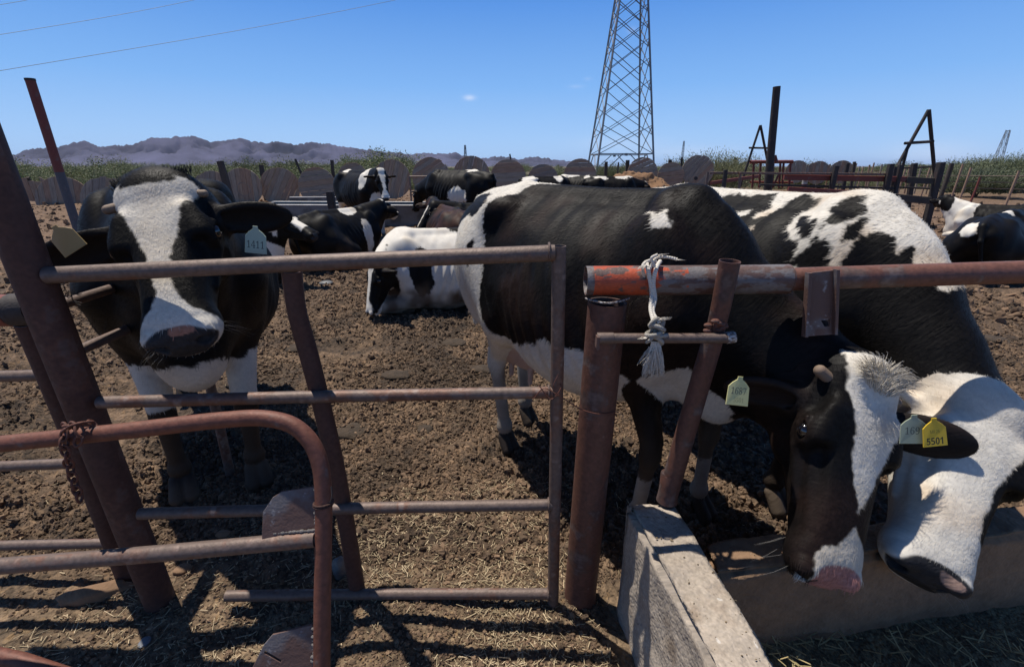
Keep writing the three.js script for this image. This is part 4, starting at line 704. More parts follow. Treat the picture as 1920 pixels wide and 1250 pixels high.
// ---------------------------------------------------------------- the fence of cable reel ends
const REELS = [ // px, top, radius px, metres ahead, plank turn, what it is like
  [57, 322, 27, 21, 0.1, 'broken', 'broken jagged reel end at the far left'],
  [122, 333, 45, 20.5, 1.55, 'disc', 'grey plank reel end behind the thin leaning mast'],
  [203, 333, 43, 20.5, 1.4, 'disc', 'shaded reel end half hidden by the left cow\'s head'],
  [400, 322, 34, 21.5, 1.5, 'disc', 'reel end tucked behind the foreground cow\'s back at its right'],
  [456, 317, 33.5, 21.5, 1.57, 'ring', 'reel end of upright planks with a round hub mark'],
  [525, 316, 35, 22, 1.1, 'disc', 'brownish reel end with slanting planks'],
  [595, 315, 34, 22, 0.12, 'disc', 'reel end with level planks left of the standing cow'],
  [662, 306, 27, 24, 0.3, 'disc', 'reel end peeping over the standing cow\'s rump'],
  [735, 301, 35, 23, 1.3, 'disc', 'tall reel end behind the standing cow\'s shoulder'],
  [808, 296, 35, 23, 0.55, 'disc', 'dark reel end with planks slanting up behind the drinking cow'],
  [884, 294, 34, 23, 1.35, 'disc', 'tall reel end of steep planks behind the drinking cow\'s rump'],
  [953, 300, 33, 23, 0.05, 'disc', 'dark reel end with level planks and a bird-like snag on top'],
  [1018, 309, 29, 25, 0.25, 'disc', 'red brown tilted reel end between two dark ones'],
  [1087, 299, 30, 24, 0.0, 'notched', 'dark notched reel end left of the lattice tower'],
  [1205, 296, 28, 26, 0.4, 'disc', 'rounded dark reel end behind the dirt heap'],
  [1258, 305, 24, 26, 0.1, 'disc', 'brown smaller reel end with a post behind it'],
  [1308, 292, 29, 26, 0.8, 'hole', 'large reel end with a slanted board and a hole'],
  [1355, 305, 18, 32, 1.5, 'disc', 'small grey reel end in front of the feathery shrub'],
  [1396, 305, 20, 31, 0.6, 'disc', 'small reel end left of the red feed rack'],
  [1494, 302, 20, 31, 1.5, 'disc', 'reel end just right of the dark pipe mast'],
  [1533, 303, 20.5, 31, 1.5, 'disc', 'second reel end right of the dark pipe mast'],
  [1577, 302, 20.5, 31, 1.4, 'disc', 'third reel end right of the dark pipe mast'],
];
REELS.forEach(([px, top, rpx, f, turn, kind, label], n) => {
  const c = atF(px, top + rpx, f), zc = f * 0.9445 + (EYE - c.y) * 0.3285, R = rpx * zc / FOC, rr = rng(n + 300);
  const o = thing('cable_reel_end', label + ' in the fence', 'reel end', 'old wooden cable reel ends set up as a fence');
  const W = 0.19 + 0.03 * rr(), mats = M.wood;
  for (let a = -R; a < R - 0.03; a += W) {
    const b = Math.min(R, a + W - 0.010 - 0.010 * rr()); if (b - a < 0.03) continue;
    const out = [], K = 5; const half = (t) => Math.sqrt(Math.max(0, R * R - t * t)); const jag = kind === 'broken' ? 0.15 + 0.75 * rr() : rr() < 0.08 ? 0.92 + 0.06 * rr() : 1;
    for (let k = 0; k <= K; k++) { const t = mix(a, b, k / K); out.push([half(t) * jag + 0.01 * rr(), t]); }
    for (let k = K; k >= 0; k--) { const t = mix(a, b, k / K); out.push([-half(t) - 0.005 * rr(), t]); }
    if (kind === 'notched' && a < -R * 0.55) { for (const q of out) if (q[0] < -R * 0.2) q[0] = -R * 0.2; }
    const g = plate(out, 0.035 + 0.008 * rr(), { bevel: 0.003 }), uv = g.attributes.uv; for (let i = 0; i < uv.count; i++) uv.setXY(i, uv.getX(i) + n * 3.1, uv.getY(i) + a * 5 + n);
    const p = part('plank', g, mats[(n + Math.floor(rr() * 4)) % 4], o); p.rotation.z = kind === 'broken' ? Math.PI / 2 : turn; p.position.z = 0.035 * rr();
  }
  if (kind === 'ring') part('hub_ring', new THREE.TorusGeometry(R * 0.36, 0.02, 6, 28).translate(0, -0.1, 0.03), M.wood[2], o);
  if (kind === 'hole') { part('hub_plate', new THREE.CylinderGeometry(0.09, 0.09, 0.03, 18).rotateX(Math.PI / 2).translate(-0.05, -0.35, 0.045), M.dark, o); part('slanted_board', beam([-0.6, -0.45, 0.05], [0.12, 0.55, 0.05], 0.03, 0.14, { rough: 0.05 }), M.wood[2], o); part('slanted_board', beam([-0.36, -0.5, 0.06], [0.3, 0.5, 0.06], 0.03, 0.1, { rough: 0.05, seed: 4 }), M.wood[0], o); }
  if (label.includes('snag')) part('snag', beam([0.12, R - 0.03, 0], [0.07, R + 0.22, 0], 0.05, 0.06, { rough: 0.3 }), M.woodPost, o);
  part('back_brace', beam([0, R * 0.6, -0.02], [0, -R, -0.55], 0.09, 0.09), M.woodPost, o);
  o.position.copy(c); o.rotation.set(-0.02 - 0.16 * rr(), (rr() - 0.5) * 0.24 - Math.atan2(c.x, -c.z) * 0.5, kind === 'broken' ? 0.1 : 0);
});
// ---------------------------------------------------------------- thin posts along that fence
[[412, 302, 18, 0.20, 'thick weathered fence post just right of the foreground cow', 380], [489, 309, 22.6, 0.17, 'fence post between the hub-marked reel end and the slanting one', 345], [553, 298, 23.5, 0.09, 'thin leaning fence stake behind the slanting reel end', 345], [622, 300, 22.6, 0.13, 'fence post left of the standing cow', 350], [1137, 303, 27, 0.16, 'short fence post under the left of the lattice tower', 345], [1177, 300, 27, 0.2, 'stout pale fence post under the lattice tower', 340], [1160, 304, 29, 0.08, 'thin stake under the lattice tower', 340], [1257, 299, 27.5, 0.16, 'post top above the brown smaller reel end', 320], [1279, 295, 27.2, 0.1, 'stake between the brown reel end and the holed one', 330], [1336, 310, 27, 0.12, 'post leaning against the holed reel end', 345], [1380, 296, 32.5, 0.2, 'post in front of the feathery shrub', 330]].forEach(([px, py, f, w, label], n) => {
  const t = atF(px, py, f), b = V3(t.x + (n % 3 - 1) * 0.06 + (n === 2 ? 0.5 : 0), -0.1, t.z); const lean = n === 0 ? 0.25 : 0;
  b.x += lean; lone('fence_post', beam(b, t, w, w * 0.9, { up: V3(0, 0, 1), ch: 0.02, rough: 0.12, seed: n + 2 }), M.woodPost, label, 'post', 'wooden posts along the reel fence');
});
{ // a railing of thin pipe between the standing cow and the drinking cow
  const g = thing('pipe_railing', 'thin pale pipe railing in front of the reel ends between two standing cows', 'railing'), A = atF(768, 331, 17), B = atF(826, 331, 17);
  part('rail', pipe([A, B], 0.03), M.rail, g); for (const p of [A, B, A.clone().lerp(B, 0.6)]) part('post', pipe([[p.x, 0, p.z], p], 0.028), M.rail, g);
}
// ---------------------------------------------------------------- the water trough across the corral
function slab(A, B, y0, y1, t, mat, uvk = 1) {                          // an upright slab along A-B of thickness t
  const g = beam(V3(A[0], (y0 + y1) / 2, -A[1]), V3(B[0], (y0 + y1) / 2, -B[1]), t, y1 - y0, { ch: 0.012, rough: 0.02 }); return g;
}
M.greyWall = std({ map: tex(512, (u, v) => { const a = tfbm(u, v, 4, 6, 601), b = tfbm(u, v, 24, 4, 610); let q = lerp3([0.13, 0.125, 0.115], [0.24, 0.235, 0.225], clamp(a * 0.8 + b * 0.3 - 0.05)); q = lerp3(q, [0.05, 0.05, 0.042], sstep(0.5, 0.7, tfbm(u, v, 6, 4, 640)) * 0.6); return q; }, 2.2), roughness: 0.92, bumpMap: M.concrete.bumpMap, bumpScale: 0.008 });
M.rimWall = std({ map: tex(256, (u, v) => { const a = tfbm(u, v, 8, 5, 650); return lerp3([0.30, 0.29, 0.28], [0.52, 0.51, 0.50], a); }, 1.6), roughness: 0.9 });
{
  const t = thing('water_trough', 'long grey concrete water trough across the corral in front of two standing cows', 'trough');
  const A = [-6.6, 12.55], B = [0.4, 12.25], w = 1.15, up = (p, d) => [p[0], p[1] + d];
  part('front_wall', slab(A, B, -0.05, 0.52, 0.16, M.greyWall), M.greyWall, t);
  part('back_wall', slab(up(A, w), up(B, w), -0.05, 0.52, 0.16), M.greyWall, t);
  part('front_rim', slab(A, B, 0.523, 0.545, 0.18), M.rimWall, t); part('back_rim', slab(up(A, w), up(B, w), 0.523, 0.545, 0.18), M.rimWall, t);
  part('end_wall', slab([A[0], A[1] + 0.08], [A[0], A[1] + w - 0.08], -0.05, 0.52, 0.16), M.greyWall, t); part('end_wall', slab([B[0], B[1] + 0.08], [B[0], B[1] + w - 0.08], -0.05, 0.52, 0.16), M.greyWall, t);
  const wg = new THREE.PlaneGeometry(7.0, w - 0.1, 1, 1).rotateX(-Math.PI / 2); const wm = part('water', wg, std({ color: new THREE.Color(0.03, 0.045, 0.06), roughness: 0.06, bumpMap: M.concrete.bumpMap, bumpScale: 0.002 }), t); wm.position.set((A[0] + B[0]) / 2, 0.43, -(A[1] + B[1]) / 2 - w / 2); wm.rotation.y = Math.atan2(-(B[1] - A[1]), B[0] - A[0]) * -1;
  const t2 = thing('far_trough', 'narrow pale trough rim lying beyond the water trough before the reel ends', 'trough'), C = [-8.7, 19.5], D = [-6.1, 19.8];
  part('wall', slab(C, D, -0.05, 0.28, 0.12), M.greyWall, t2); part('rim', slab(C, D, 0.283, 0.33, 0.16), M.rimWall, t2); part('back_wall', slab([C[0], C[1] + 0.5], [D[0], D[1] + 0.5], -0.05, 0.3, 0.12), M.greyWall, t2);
  const p = atF(618, 359, 11.7), b = V3(p.x + 0.03, -0.1, p.z); lone('trough_post', beam(b, p, 0.16, 0.15, { up: V3(0, 0, 1), ch: 0.02, rough: 0.08 }), M.dark, 'dark square post standing against the water trough left of the standing cow', 'post');
}
{ // heap of dry dirt
  const g = new THREE.IcosahedronGeometry(1, 40), p = g.attributes.position; for (let i = 0; i < p.count; i++) { const x = p.getX(i), y = p.getY(i), z = p.getZ(i), s = 0.95 + 0.3 * fbm3(x * 2.2, y * 2.2, z * 2.2, 4) + 0.9 * heap(x + 9, z + 9 + y, 0.2, 3) + 0.8 * heap(x + 9, z + 9 + y, 0.09, 5); p.setXYZ(i, x * s * 1.75, Math.max(-0.4, y * s * 1.12), z * s * 1.3); }
  const q = mergeVerts(g); const m = lone('dirt_heap', q, std({ map: M.muddy.map, color: new THREE.Color(0.95, 0.85, 0.74), roughness: 0.97, bumpMap: M.concrete.bumpMap, bumpScale: 0.02 }), 'heap of dry brown dirt in front of the reel fence right of the tower', 'dirt heap'); const c = atF(1193, 330, 21); m.position.set(c.x, 0.02, c.z);
}
function mergeVerts(g) { const n = g.toNonIndexed ? (g.index ? g.toNonIndexed() : g) : g, P = n.attributes.position, map = new Map(), pos = [], uv = [], idx = []; for (let i = 0; i < P.count; i++) { const k = [P.getX(i), P.getY(i), P.getZ(i)].map((v) => Math.round(v * 1e5)).join(); let j = map.get(k); if (j === undefined) { j = pos.length / 3; map.set(k, j); pos.push(P.getX(i), P.getY(i), P.getZ(i)); uv.push(P.getX(i) + P.getY(i) * 0.5, P.getZ(i) + P.getY(i) * 0.5); } idx.push(j); } const r = new THREE.BufferGeometry(); r.setAttribute('position', new THREE.Float32BufferAttribute(pos, 3)); r.setAttribute('uv', new THREE.Float32BufferAttribute(uv, 2)); r.setIndex(idx); r.computeVertexNormals(); return r; }

// ---------------------------------------------------------------- masts, A-frames, the pen at the right
{
  const A = atF(55, 148, 10.6), B = atF(137, 405, 10.6), d = B.clone().sub(A), foot = A.clone().addScaledVector(d, (A.y + 0.15) / (A.y - B.y));
  const g = thing('leaning_mast', 'tall thin steel mast leaning at the left, red above and grey below', 'mast'), mid = A.clone().lerp(B, 0.66);
  part('red_length', pipe([mid, A], 0.085, { steps: 10 }), M.redPaint, g); part('grey_length', pipe([foot, mid], 0.083, { steps: 10 }), M.mastGrey, g); part('mast_cap', pipe([A.clone().addScaledVector(d, 0.012), A.clone().addScaledVector(d, -0.004)], 0.09), M.dark, g);
  const P = atF(1457, 162, 13.2), Q = atF(1442, 330, 13.2), e = Q.clone().sub(P), f2 = P.clone().addScaledVector(e, (P.y + 0.1) / (P.y - Q.y));
  const m = thing('pipe_mast', 'thick dark pipe mast standing in the red feed rack', 'mast'); part('shaft', pipe([f2, P], 0.105, { steps: 8, r2: 0.088 }), M.dark, m);
}
function aFrame(name, label, list, f) { const g = thing(name, label, 'A-frame'); for (const [nm, x0, y0, x1, y1, r, ff] of list) { const a = atF(x0, y0, f), b = atF(x1, y1, f + (ff || 0)); part(nm, pipe([a, b], r, { seg: 8, steps: 4 }), M.dark, g); } return g; }
aFrame('a_frame_hoist', 'distant pipe A-frame left of the pipe mast', [['leg', 1426, 235, 1388, 350, 0.035], ['leg', 1426.5, 235, 1448, 345, 0.035, 0.4], ['crossbar', 1405, 277, 1440, 277.5, 0.028]], 15.5);
aFrame('a_frame_hoist', 'large rusty pipe A-frame at the right over the wooden rails', [['leg', 1742, 206, 1684, 310, 0.042], ['leg', 1742.5, 206, 1755, 345, 0.044, 0.2], ['crossbar', 1697, 268.5, 1751, 265, 0.036], ['prop', 1702, 278, 1681, 362, 0.034, 0.1], ['strut', 1690, 300, 1672, 345, 0.035, -0.2]], 13.2);
{ // red feed rack round the mast
  const g = thing('feed_rack', 'red pipe feed rack with upright bars round the mast', 'feed rack'), F = 13.6, bar = (nm, x0, y0, x1, y1, r, df = 0) => part(nm, pipe([atF(x0, y0, F + df), atF(x1, y1, F + df)], r, { seg: 8, steps: 3 }), M.redPaint, g);
  bar('top_rail', 1407, 303.5, 1487, 303, 0.045); for (const x of [1414, 1427, 1443, 1451, 1464, 1470, 1483]) bar('bar', x, 303, x - 3, 352, 0.03, 0.02 * (x % 3)); bar('bar', 1461, 326, 1449, 352, 0.028, -0.1);
  bar('hood', 1441, 303, 1452, 292, 0.06, -0.15); bar('hood', 1452, 292, 1455, 303, 0.06, -0.15); bar('low_rail', 1407, 341, 1487, 342, 0.03, 0.1);
}
{ // rails of the pen
  const g = thing('wooden_pen', 'pen of weathered rails and dark posts in front of the red feed rack', 'pen'), F = 12.4;
  const rail = (nm, x0, y0, x1, y1, w, h, mat, d0 = 0, d1 = 0) => part(nm, beam(atF(x0, y0, F + d0), atF(x1, y1, F + d1), w, h, { ch: 0.008, rough: 0.04, seed: x0 }), mat, g);
  rail('top_rail', 1331, 324, 1662, 326.5, 0.05, 0.055, M.rail, 0.05, 0.05); rail('middle_rail', 1333, 343, 1425, 330, 0.05, 0.09, M.redPaint, 1.0, 2.5); rail('middle_rail', 1470, 332, 1700, 336, 0.06, 0.13, M.redPaint, 0.12, 0.12); rail('plank_rail', 1700, 337, 1756, 339.5, 0.06, 0.15, M.woodPost, 0.1, 0);
  rail('low_rail', 1425, 346, 1676, 353, 0.05, 0.05, M.dark, 0.1, 0.1); rail('low_rail', 1478, 354, 1650, 364, 0.05, 0.10, M.redPaint, -0.6, -0.3); rail('low_plank', 1668, 369, 1744, 376, 0.05, 0.17, M.woodPost, -0.3, -0.2); rail('back_rail', 1690, 315, 1760, 312, 0.05, 0.05, M.woodPost, 2.4, 2.4); rail('low_pipe', 1670, 350, 1752, 354, 0.04, 0.04, M.dark, 0.2, 0.2);
  const post = (x0, y0, x1, y1, w, d = 0, mat = M.dark) => { const a = atF(x0, y0, F + d), b = atF(x1, y1, F + d), e = b.clone().sub(a); w *= 0.66; const foot = a.clone().addScaledVector(e, (a.y + 0.1) / (a.y - b.y)); part('post', beam(foot, a, w, w, { up: V3(0, 0, 1), ch: 0.015, rough: 0.08, seed: x0 }), mat, g); };
  post(1328, 322, 1325, 345, 0.09, 0, M.rail); post(1361, 318, 1358, 345, 0.13); post(1389, 323, 1387, 345, 0.09, 0, M.rail); post(1569, 311, 1559, 357, 0.17); post(1672, 307, 1660, 360, 0.18); post(1680, 312, 1670, 362, 0.12, 0.5); post(1690, 309, 1678, 365, 0.14, 0.1); post(1716, 306, 1707, 360, 0.18, 1.2); post(1766, 304, 1741, 402, 0.22, 0); post(1590, 306, 1582, 350, 0.14, 2.2); post(1603, 303, 1596, 350, 0.12, 3.4, M.woodPost);
  const w = thing('striped_post', 'short post banded white over red behind the spotted cow\'s back', 'post'), a = atF(1511, 328, 12.7), b = atF(1509, 345, 12.7), c2 = atF(1508, 362, 12.7); part('white_band', pipe([a, b], 0.06, { r2: 0.062 }), M.rimWall, w); part('red_band', pipe([b, V3(c2.x, -0.05, c2.z)], 0.064), M.redPaint, w);
}
{ // wire fence beyond, at the right
  const g = thing('wire_fence', 'wire fence with thin stakes running off to the right edge', 'fence'), F = 19;
  for (const [y0, y1] of [[329, 331], [340, 344], [351, 357]]) part('wire', pipe([atF(1610, y0 - 1, 24), atF(1760, y0, F), atF(2000, y1, 15)], 0.013, { seg: 5, open: false, steps: 6 }), M.rail, g);
  for (const [x, y, f] of [[1607, 306, 26], [1620, 312, 24.6], [1640, 305, 24], [1700, 313, 22], [1746, 312, 20], [1786, 306, 18.4], [1807, 307, 18], [1822, 314, 17.6], [1839, 332, 17.2], [1912, 320, 16]]) { const p = atF(x, y, f); part('stake', pipe([[p.x - 0.1, -0.05, p.z], p], x === 1786 ? 0.08 : 0.035, { seg: 6, steps: 3, wob: 0.2 }), x === 1786 ? M.woodPost : x === 1839 ? M.redPaint : M.wood[3], g); }
  const far = thing('stake_fence', 'row of thin wooden stakes before the scrub behind the pen', 'fence'); for (let i = 0; i < 14; i++) { const p = atF(1500 + i * 19 + 5 * noise3(i * 3.3, 0, 0), 309 + 3 * noise3(i * 1.7, 4, 0), 33 - i * 0.4); part('stake', pipe([[p.x, -0.05, p.z], [p.x + 0.12 * noise3(i * 2.1, 8, 1), p.y, p.z]], 0.05, { seg: 6, steps: 3, wob: 0.2 }), M.wood[i % 4], far); }
  part('wire', pipe([atF(1490, 322, 33.2), atF(1760, 322, 27.6)], 0.014, { seg: 5, open: false, steps: 6 }), M.rail, far);
}
// ---------------------------------------------------------------- the feed trough of rough concrete
const atZ = (px, py, zc) => { const [X, Y, F] = ray(px, py); return V3(X * zc, EYE + Y * zc, -F * zc); };   // a place zc metres along the lens axis
function roughBlock(c, y0, y1, n, amp, seed) {                           // c: four ground corners [x, f] in order; a cast block with worn edges
  const g = new THREE.BoxGeometry(1, 1, 1, ...n), P = g.attributes.position, N = g.attributes.normal, U = g.attributes.uv;
  for (let i = 0; i < P.count; i++) {
    const u = P.getX(i) + 0.5, w = P.getY(i) + 0.5, v = P.getZ(i) + 0.5;
    let x = mix(mix(c[0][0], c[1][0], u), mix(c[3][0], c[2][0], u), v), f = mix(mix(c[0][1], c[1][1], u), mix(c[3][1], c[2][1], u), v), y = mix(y0, y1, w);
    const cx = (c[0][0] + c[1][0] + c[2][0] + c[3][0]) / 4, d = 0.5 + 0.5 * noise3(x * 9 + seed, y * 9, f * 9), edge = (Math.abs(u - 0.5) > 0.49 ? 1 : 0) + (Math.abs(v - 0.5) > 0.49 ? 1 : 0) + (w > 0.99 ? 1 : 0);
    const q = amp * fbm3(x * 12 + seed, y * 12, f * 12, 4) * 2, chip = edge > 1 ? 0.010 + 0.022 * d * d + 0.012 * Math.max(0, noise3(x * 30, y * 30 + seed, f * 30)) : 0;
    const lw = Math.hypot(c[1][0] - c[0][0], c[1][1] - c[0][1]) || 1, lv = Math.hypot(c[3][0] - c[0][0], c[3][1] - c[0][1]) || 1;
    const ax = [(c[1][0] - c[0][0]) / lw, (c[1][1] - c[0][1]) / lw], av = [(c[3][0] - c[0][0]) / lv, (c[3][1] - c[0][1]) / lv];
    const su = Math.abs(u - 0.5) > 0.49 ? Math.sign(u - 0.5) : 0, sv = Math.abs(v - 0.5) > 0.49 ? Math.sign(v - 0.5) : 0, mv = q - chip;
    x += (ax[0] * su + av[0] * sv) * mv; f += (ax[1] * su + av[1] * sv) * mv; if (w > 0.99) y += q * 1.2 - chip * 0.9;
    P.setXYZ(i, x, y, -f);
    const nx = Math.abs(N.getX(i)) > 0.5, ny = Math.abs(N.getY(i)) > 0.5; U.setXY(i, ny ? u * lw : nx ? v * lv : u * lw, ny ? v * lv : y);
  }
  return mergeVertsUV(g);
}
function mergeVertsUV(g) {                                              // one smooth normal for vertices in one place
  const P = g.attributes.position; g.computeVertexNormals(); const N = g.attributes.normal, m = new Map();
  const key = (i) => Math.round(P.getX(i) * 2e4) + ',' + Math.round(P.getY(i) * 2e4) + ',' + Math.round(P.getZ(i) * 2e4);
  for (let i = 0; i < P.count; i++) { const k = key(i), a = m.get(k) || [0, 0, 0]; a[0] += N.getX(i); a[1] += N.getY(i); a[2] += N.getZ(i); m.set(k, a); }
  for (let i = 0; i < P.count; i++) { const a = m.get(key(i)), l = Math.hypot(...a) || 1; N.setXYZ(i, a[0] / l, a[1] / l, a[2] / l); } return g;
}
{
  const t = thing('feed_trough', 'rough concrete feed trough that two cows reach into at the bottom right', 'trough');
  part('end_wall', roughBlock([[0.364, 1.290], [0.526, 1.292], [0.70, -0.5], [0.60, -0.5]], -0.06, 0.43, [14, 24, 110], 0.006, 3), M.concrete, t);
  part('front_wall', roughBlock([[0.535, 1.155], [3.6, 1.62], [3.6, 1.50], [0.527, 1.025]], -0.06, 0.385, [200, 22, 12], 0.007, 8), M.muddy, t);
  const fl = new THREE.PlaneGeometry(3.2, 1.8, 180, 100).rotateX(-Math.PI / 2), P = fl.attributes.position; for (let i = 0; i < P.count; i++) { const x = P.getX(i) + 2.15, f = -P.getZ(i) + 0.45; P.setXYZ(i, x, 0.085 + 0.03 * fbm3(x * 3, f * 3, 2, 3) + 0.02 * clods(x, f), -f); fl.attributes.uv.setXY(i, x, f); } fl.computeVertexNormals();
  part('feed_bed', fl, std({ map: tex(512, (u, v) => { const a = tfbm(u, v, 24, 4, 701), b = tfbm(u, v, 70, 2, 705, 2); return lerp3([0.075, 0.055, 0.03], [0.24, 0.19, 0.10], sstep(0.3, 0.75, a * 0.6 + b * 0.4)); }, 0.5), roughness: 0.95, bumpMap: M.concrete.bumpMap, bumpScale: 0.02 }), t);
  const r = rng(5), m4 = new THREE.Matrix4(), q = new THREE.Quaternion(), e = new THREE.Euler(), c = new THREE.Color(), N = 2600, im = new THREE.InstancedMesh(new THREE.BoxGeometry(1, 0.0014, 0.003), std({ color: 0xffffff, roughness: 0.8 }), N);
  for (let i = 0; i < N; i++) { const x = 0.62 + 2 * r() ** 1.4, f = -0.1 + 1.2 * r(); m4.compose(V3(x, 0.10 + 0.03 * fbm3(x * 3, f * 3, 2, 3) + 0.02 * r(), -f), q.setFromEuler(e.set((r() - 0.5) * 0.8, r() * 6.3, (r() - 0.5) * 0.8)), V3(0.02 + 0.06 * r() ** 2, 1, 1)); im.setMatrixAt(i, m4); const d = r(); c.setRGB(0.22 + 0.2 * d, 0.19 + 0.14 * d, 0.09 + 0.07 * d); im.setColorAt(i, c); }
  shadowed(im); im.name = 'hay'; im.userData.kind = 'stuff'; t.add(im);
  const N2 = 420, cr = new THREE.InstancedMesh(new THREE.IcosahedronGeometry(1, 0), std({ color: 0xffffff, roughness: 0.95 }), N2);   // crumbs on the walls
  for (let i = 0; i < N2; i++) { const near = r() < 0.6, u = r(), v = r(); const x = near ? mix(0.38, 0.52, u) + 0.10 * (1.28 - mix(0.35, 1.28, v)) : mix(0.56, 2.4, u), f = near ? mix(0.35, 1.28, v) : mix(1.05, 1.13, v) + (x - 0.55) * 0.155, s = 0.0007 + 0.0028 * r() ** 5; m4.compose(V3(x, (near ? 0.432 : 0.387) + s * 0.3, -f), q.setFromEuler(e.set(r() * 6, r() * 6, 0)), V3(s * (1 + r()), s * 0.6, s)); cr.setMatrixAt(i, m4); const d = r(); d < 0.05 ? c.setRGB(0.5, 0.48, 0.45) : c.setRGB(0.10 + 0.16 * d, 0.075 + 0.11 * d, 0.045 + 0.06 * d); cr.setColorAt(i, c); }
  shadowed(cr); cr.name = 'crumbs'; cr.userData.kind = 'stuff'; t.add(cr);
}
// ---------------------------------------------------------------- the pipe gate
{
  const g = thing('pipe_gate', 'brown pipe gate of four rails before the camera, hung on the leaning post', 'gate'), FL = 1.262, FR = 1.294, f = (px) => mix(FL, FR, (px - 100) / 940);
  const rail = (x0, y0, x1, y1, r, mat, seed) => part('rail', pipe([atF(x0, y0, f(x0)), atF((x0 + x1) / 2, (y0 + y1) / 2 - 1.5, f((x0 + x1) / 2) + 0.004), atF(x1, y1, f(x1))], r, { seg: 18, smooth: true, steps: 30, wob: 0.02, seed, open: false }), mat, g);
  rail(88, 516, 1040, 474, 0.0225, M.rail, 1); rail(186, 754, 1036, 735.5, 0.0185, M.rail, 2); rail(262, 963, 1036, 946, 0.0185, M.rail, 3); rail(424, 1117, 1036, 1113, 0.0185, M.rail, 4);
  part('end_post', pipe([atF(1048, 461, FR), atF(1046, 620, FR + 0.004), atF(1043, 800, FR + 0.002), atF(1037, 1130, FR)], 0.0195, { seg: 18, smooth: true, steps: 30, wob: 0.02, seed: 5 }), M.rail, g);
  part('bent_upright', pipe([atF(547, 508, 1.31), atF(556, 580, 1.312), atF(580, 670, 1.32), atF(603, 760, 1.318), atF(626, 860, 1.312), atF(645, 960, 1.31), atF(662, 1060, 1.308), atF(672, 1118, 1.306)], 0.027, { seg: 16, smooth: true, steps: 50, wob: 0.05, seed: 6 }), M.post, g);
  for (const [x, y, r] of [[1042, 472, 0.023], [1040, 735, 0.021], [1039, 946, 0.021], [1037, 1113, 0.021]]) { const p = atF(x, y, f(x)); part('weld', new THREE.TorusGeometry(r, 0.0035, 6, 22).rotateY(Math.PI / 2).translate(p.x - 0.018, p.y, p.z), M.rail, g); }
  const wire = (pts, s) => part('tie_wire', pipe(pts, 0.0016, { seg: 5, open: false, smooth: true, steps: 40, seed: s }), M.railRed, g);
  wire([atF(1000, 748, 1.272), atF(1020, 728, 1.268), atF(1048, 742, 1.268), atF(1092, 768, 1.262), atF(1125, 776, 1.266), atF(1160, 772, 1.29)], 1); wire([atF(1010, 722, 1.27), atF(1034, 748, 1.266), atF(1052, 726, 1.268), atF(1046, 712, 1.30)], 2); wire([atF(1048, 700, 1.268), atF(1038, 726, 1.264), atF(1056, 748, 1.268)], 3);
}
{
  const g = thing('leaning_post', 'thick dark red gate post leaning at the left edge', 'post'), b = atF(300, 1128, 1.305), a = atF(0, 362, 1.262), d = a.clone().sub(b);
  part('shaft', pipe([b.clone().addScaledVector(d, -0.04), b, a, b.clone().addScaledVector(d, 1.22)], 0.047, { seg: 26, steps: 8, wob: 0.012 }), M.post, g);
  const s = thing('short_post', 'shorter dark red post standing close behind the leaning post', 'post'); part('shaft', pipe([atF(50, 606, 1.36), atF(150, 850, 1.39), atF(236, 1084, 1.413)], 0.031, { seg: 16, steps: 8, wob: 0.05, seed: 3 }), M.post, s);
}
{ // rails to the left of the posts and the stubs that run back
  const g = thing('side_fence', 'side fence of one thick red pipe and three thin rails left of the posts', 'fence');
  part('thick_rail', pipe([atF(-240, 592, 1.33), atF(24, 581, 1.33)], 0.046, { seg: 20, steps: 6 }), M.redPaint, g); part('end_collar', pipe([atF(24, 581, 1.33), atF(66, 579, 1.335)], 0.047, { seg: 20, wob: 0.06 }), M.dark, g);
  part('rail', pipe([atF(-240, 712, 1.40), atF(92, 703, 1.41)], 0.0185, { seg: 14, steps: 6 }), M.rail, g); part('rail', pipe([atF(-240, 884, 1.405), atF(150, 868, 1.42)], 0.018, { seg: 14, steps: 6 }), M.rail, g); part('rail', pipe([atF(-240, 1028, 1.40), atF(215, 1018, 1.43)], 0.018, { seg: 14, steps: 6 }), M.rail, g);
  const h = thing('rear_rails', 'two pipe rails running back from the posts beside the left cow', 'fence'); part('rail', pipe([V3(-1.42, 1.04, -1.42), V3(-1.435, 1.04, -2.1)], 0.017, { seg: 12, steps: 5 }), M.rail, h); part('rail', pipe([V3(-1.41, 0.885, -1.42), V3(-1.41, 0.89, -2.1)], 0.017, { seg: 12, steps: 5 }), M.rail, h); part('post', pipe([V3(-1.44, -0.05, -2.08), V3(-1.44, 1.12, -2.08)], 0.022, { seg: 12, steps: 5 }), M.rail, h);
  const r = rng(12), w = thing('loose_wire', 'tangle of loose thin wire by the leaning post', 'wire'); for (let i = 0; i < 4; i++) part('strand', pipe(Array.from({ length: 6 }, (_, k) => atF(104 + 9 * k + 10 * (r() - 0.5), 532 + 9 * k * (r() - 0.1) + 26 * r(), 1.345)), 0.0011, { seg: 4, open: false, smooth: true, steps: 36 }), M.dark, w);
}
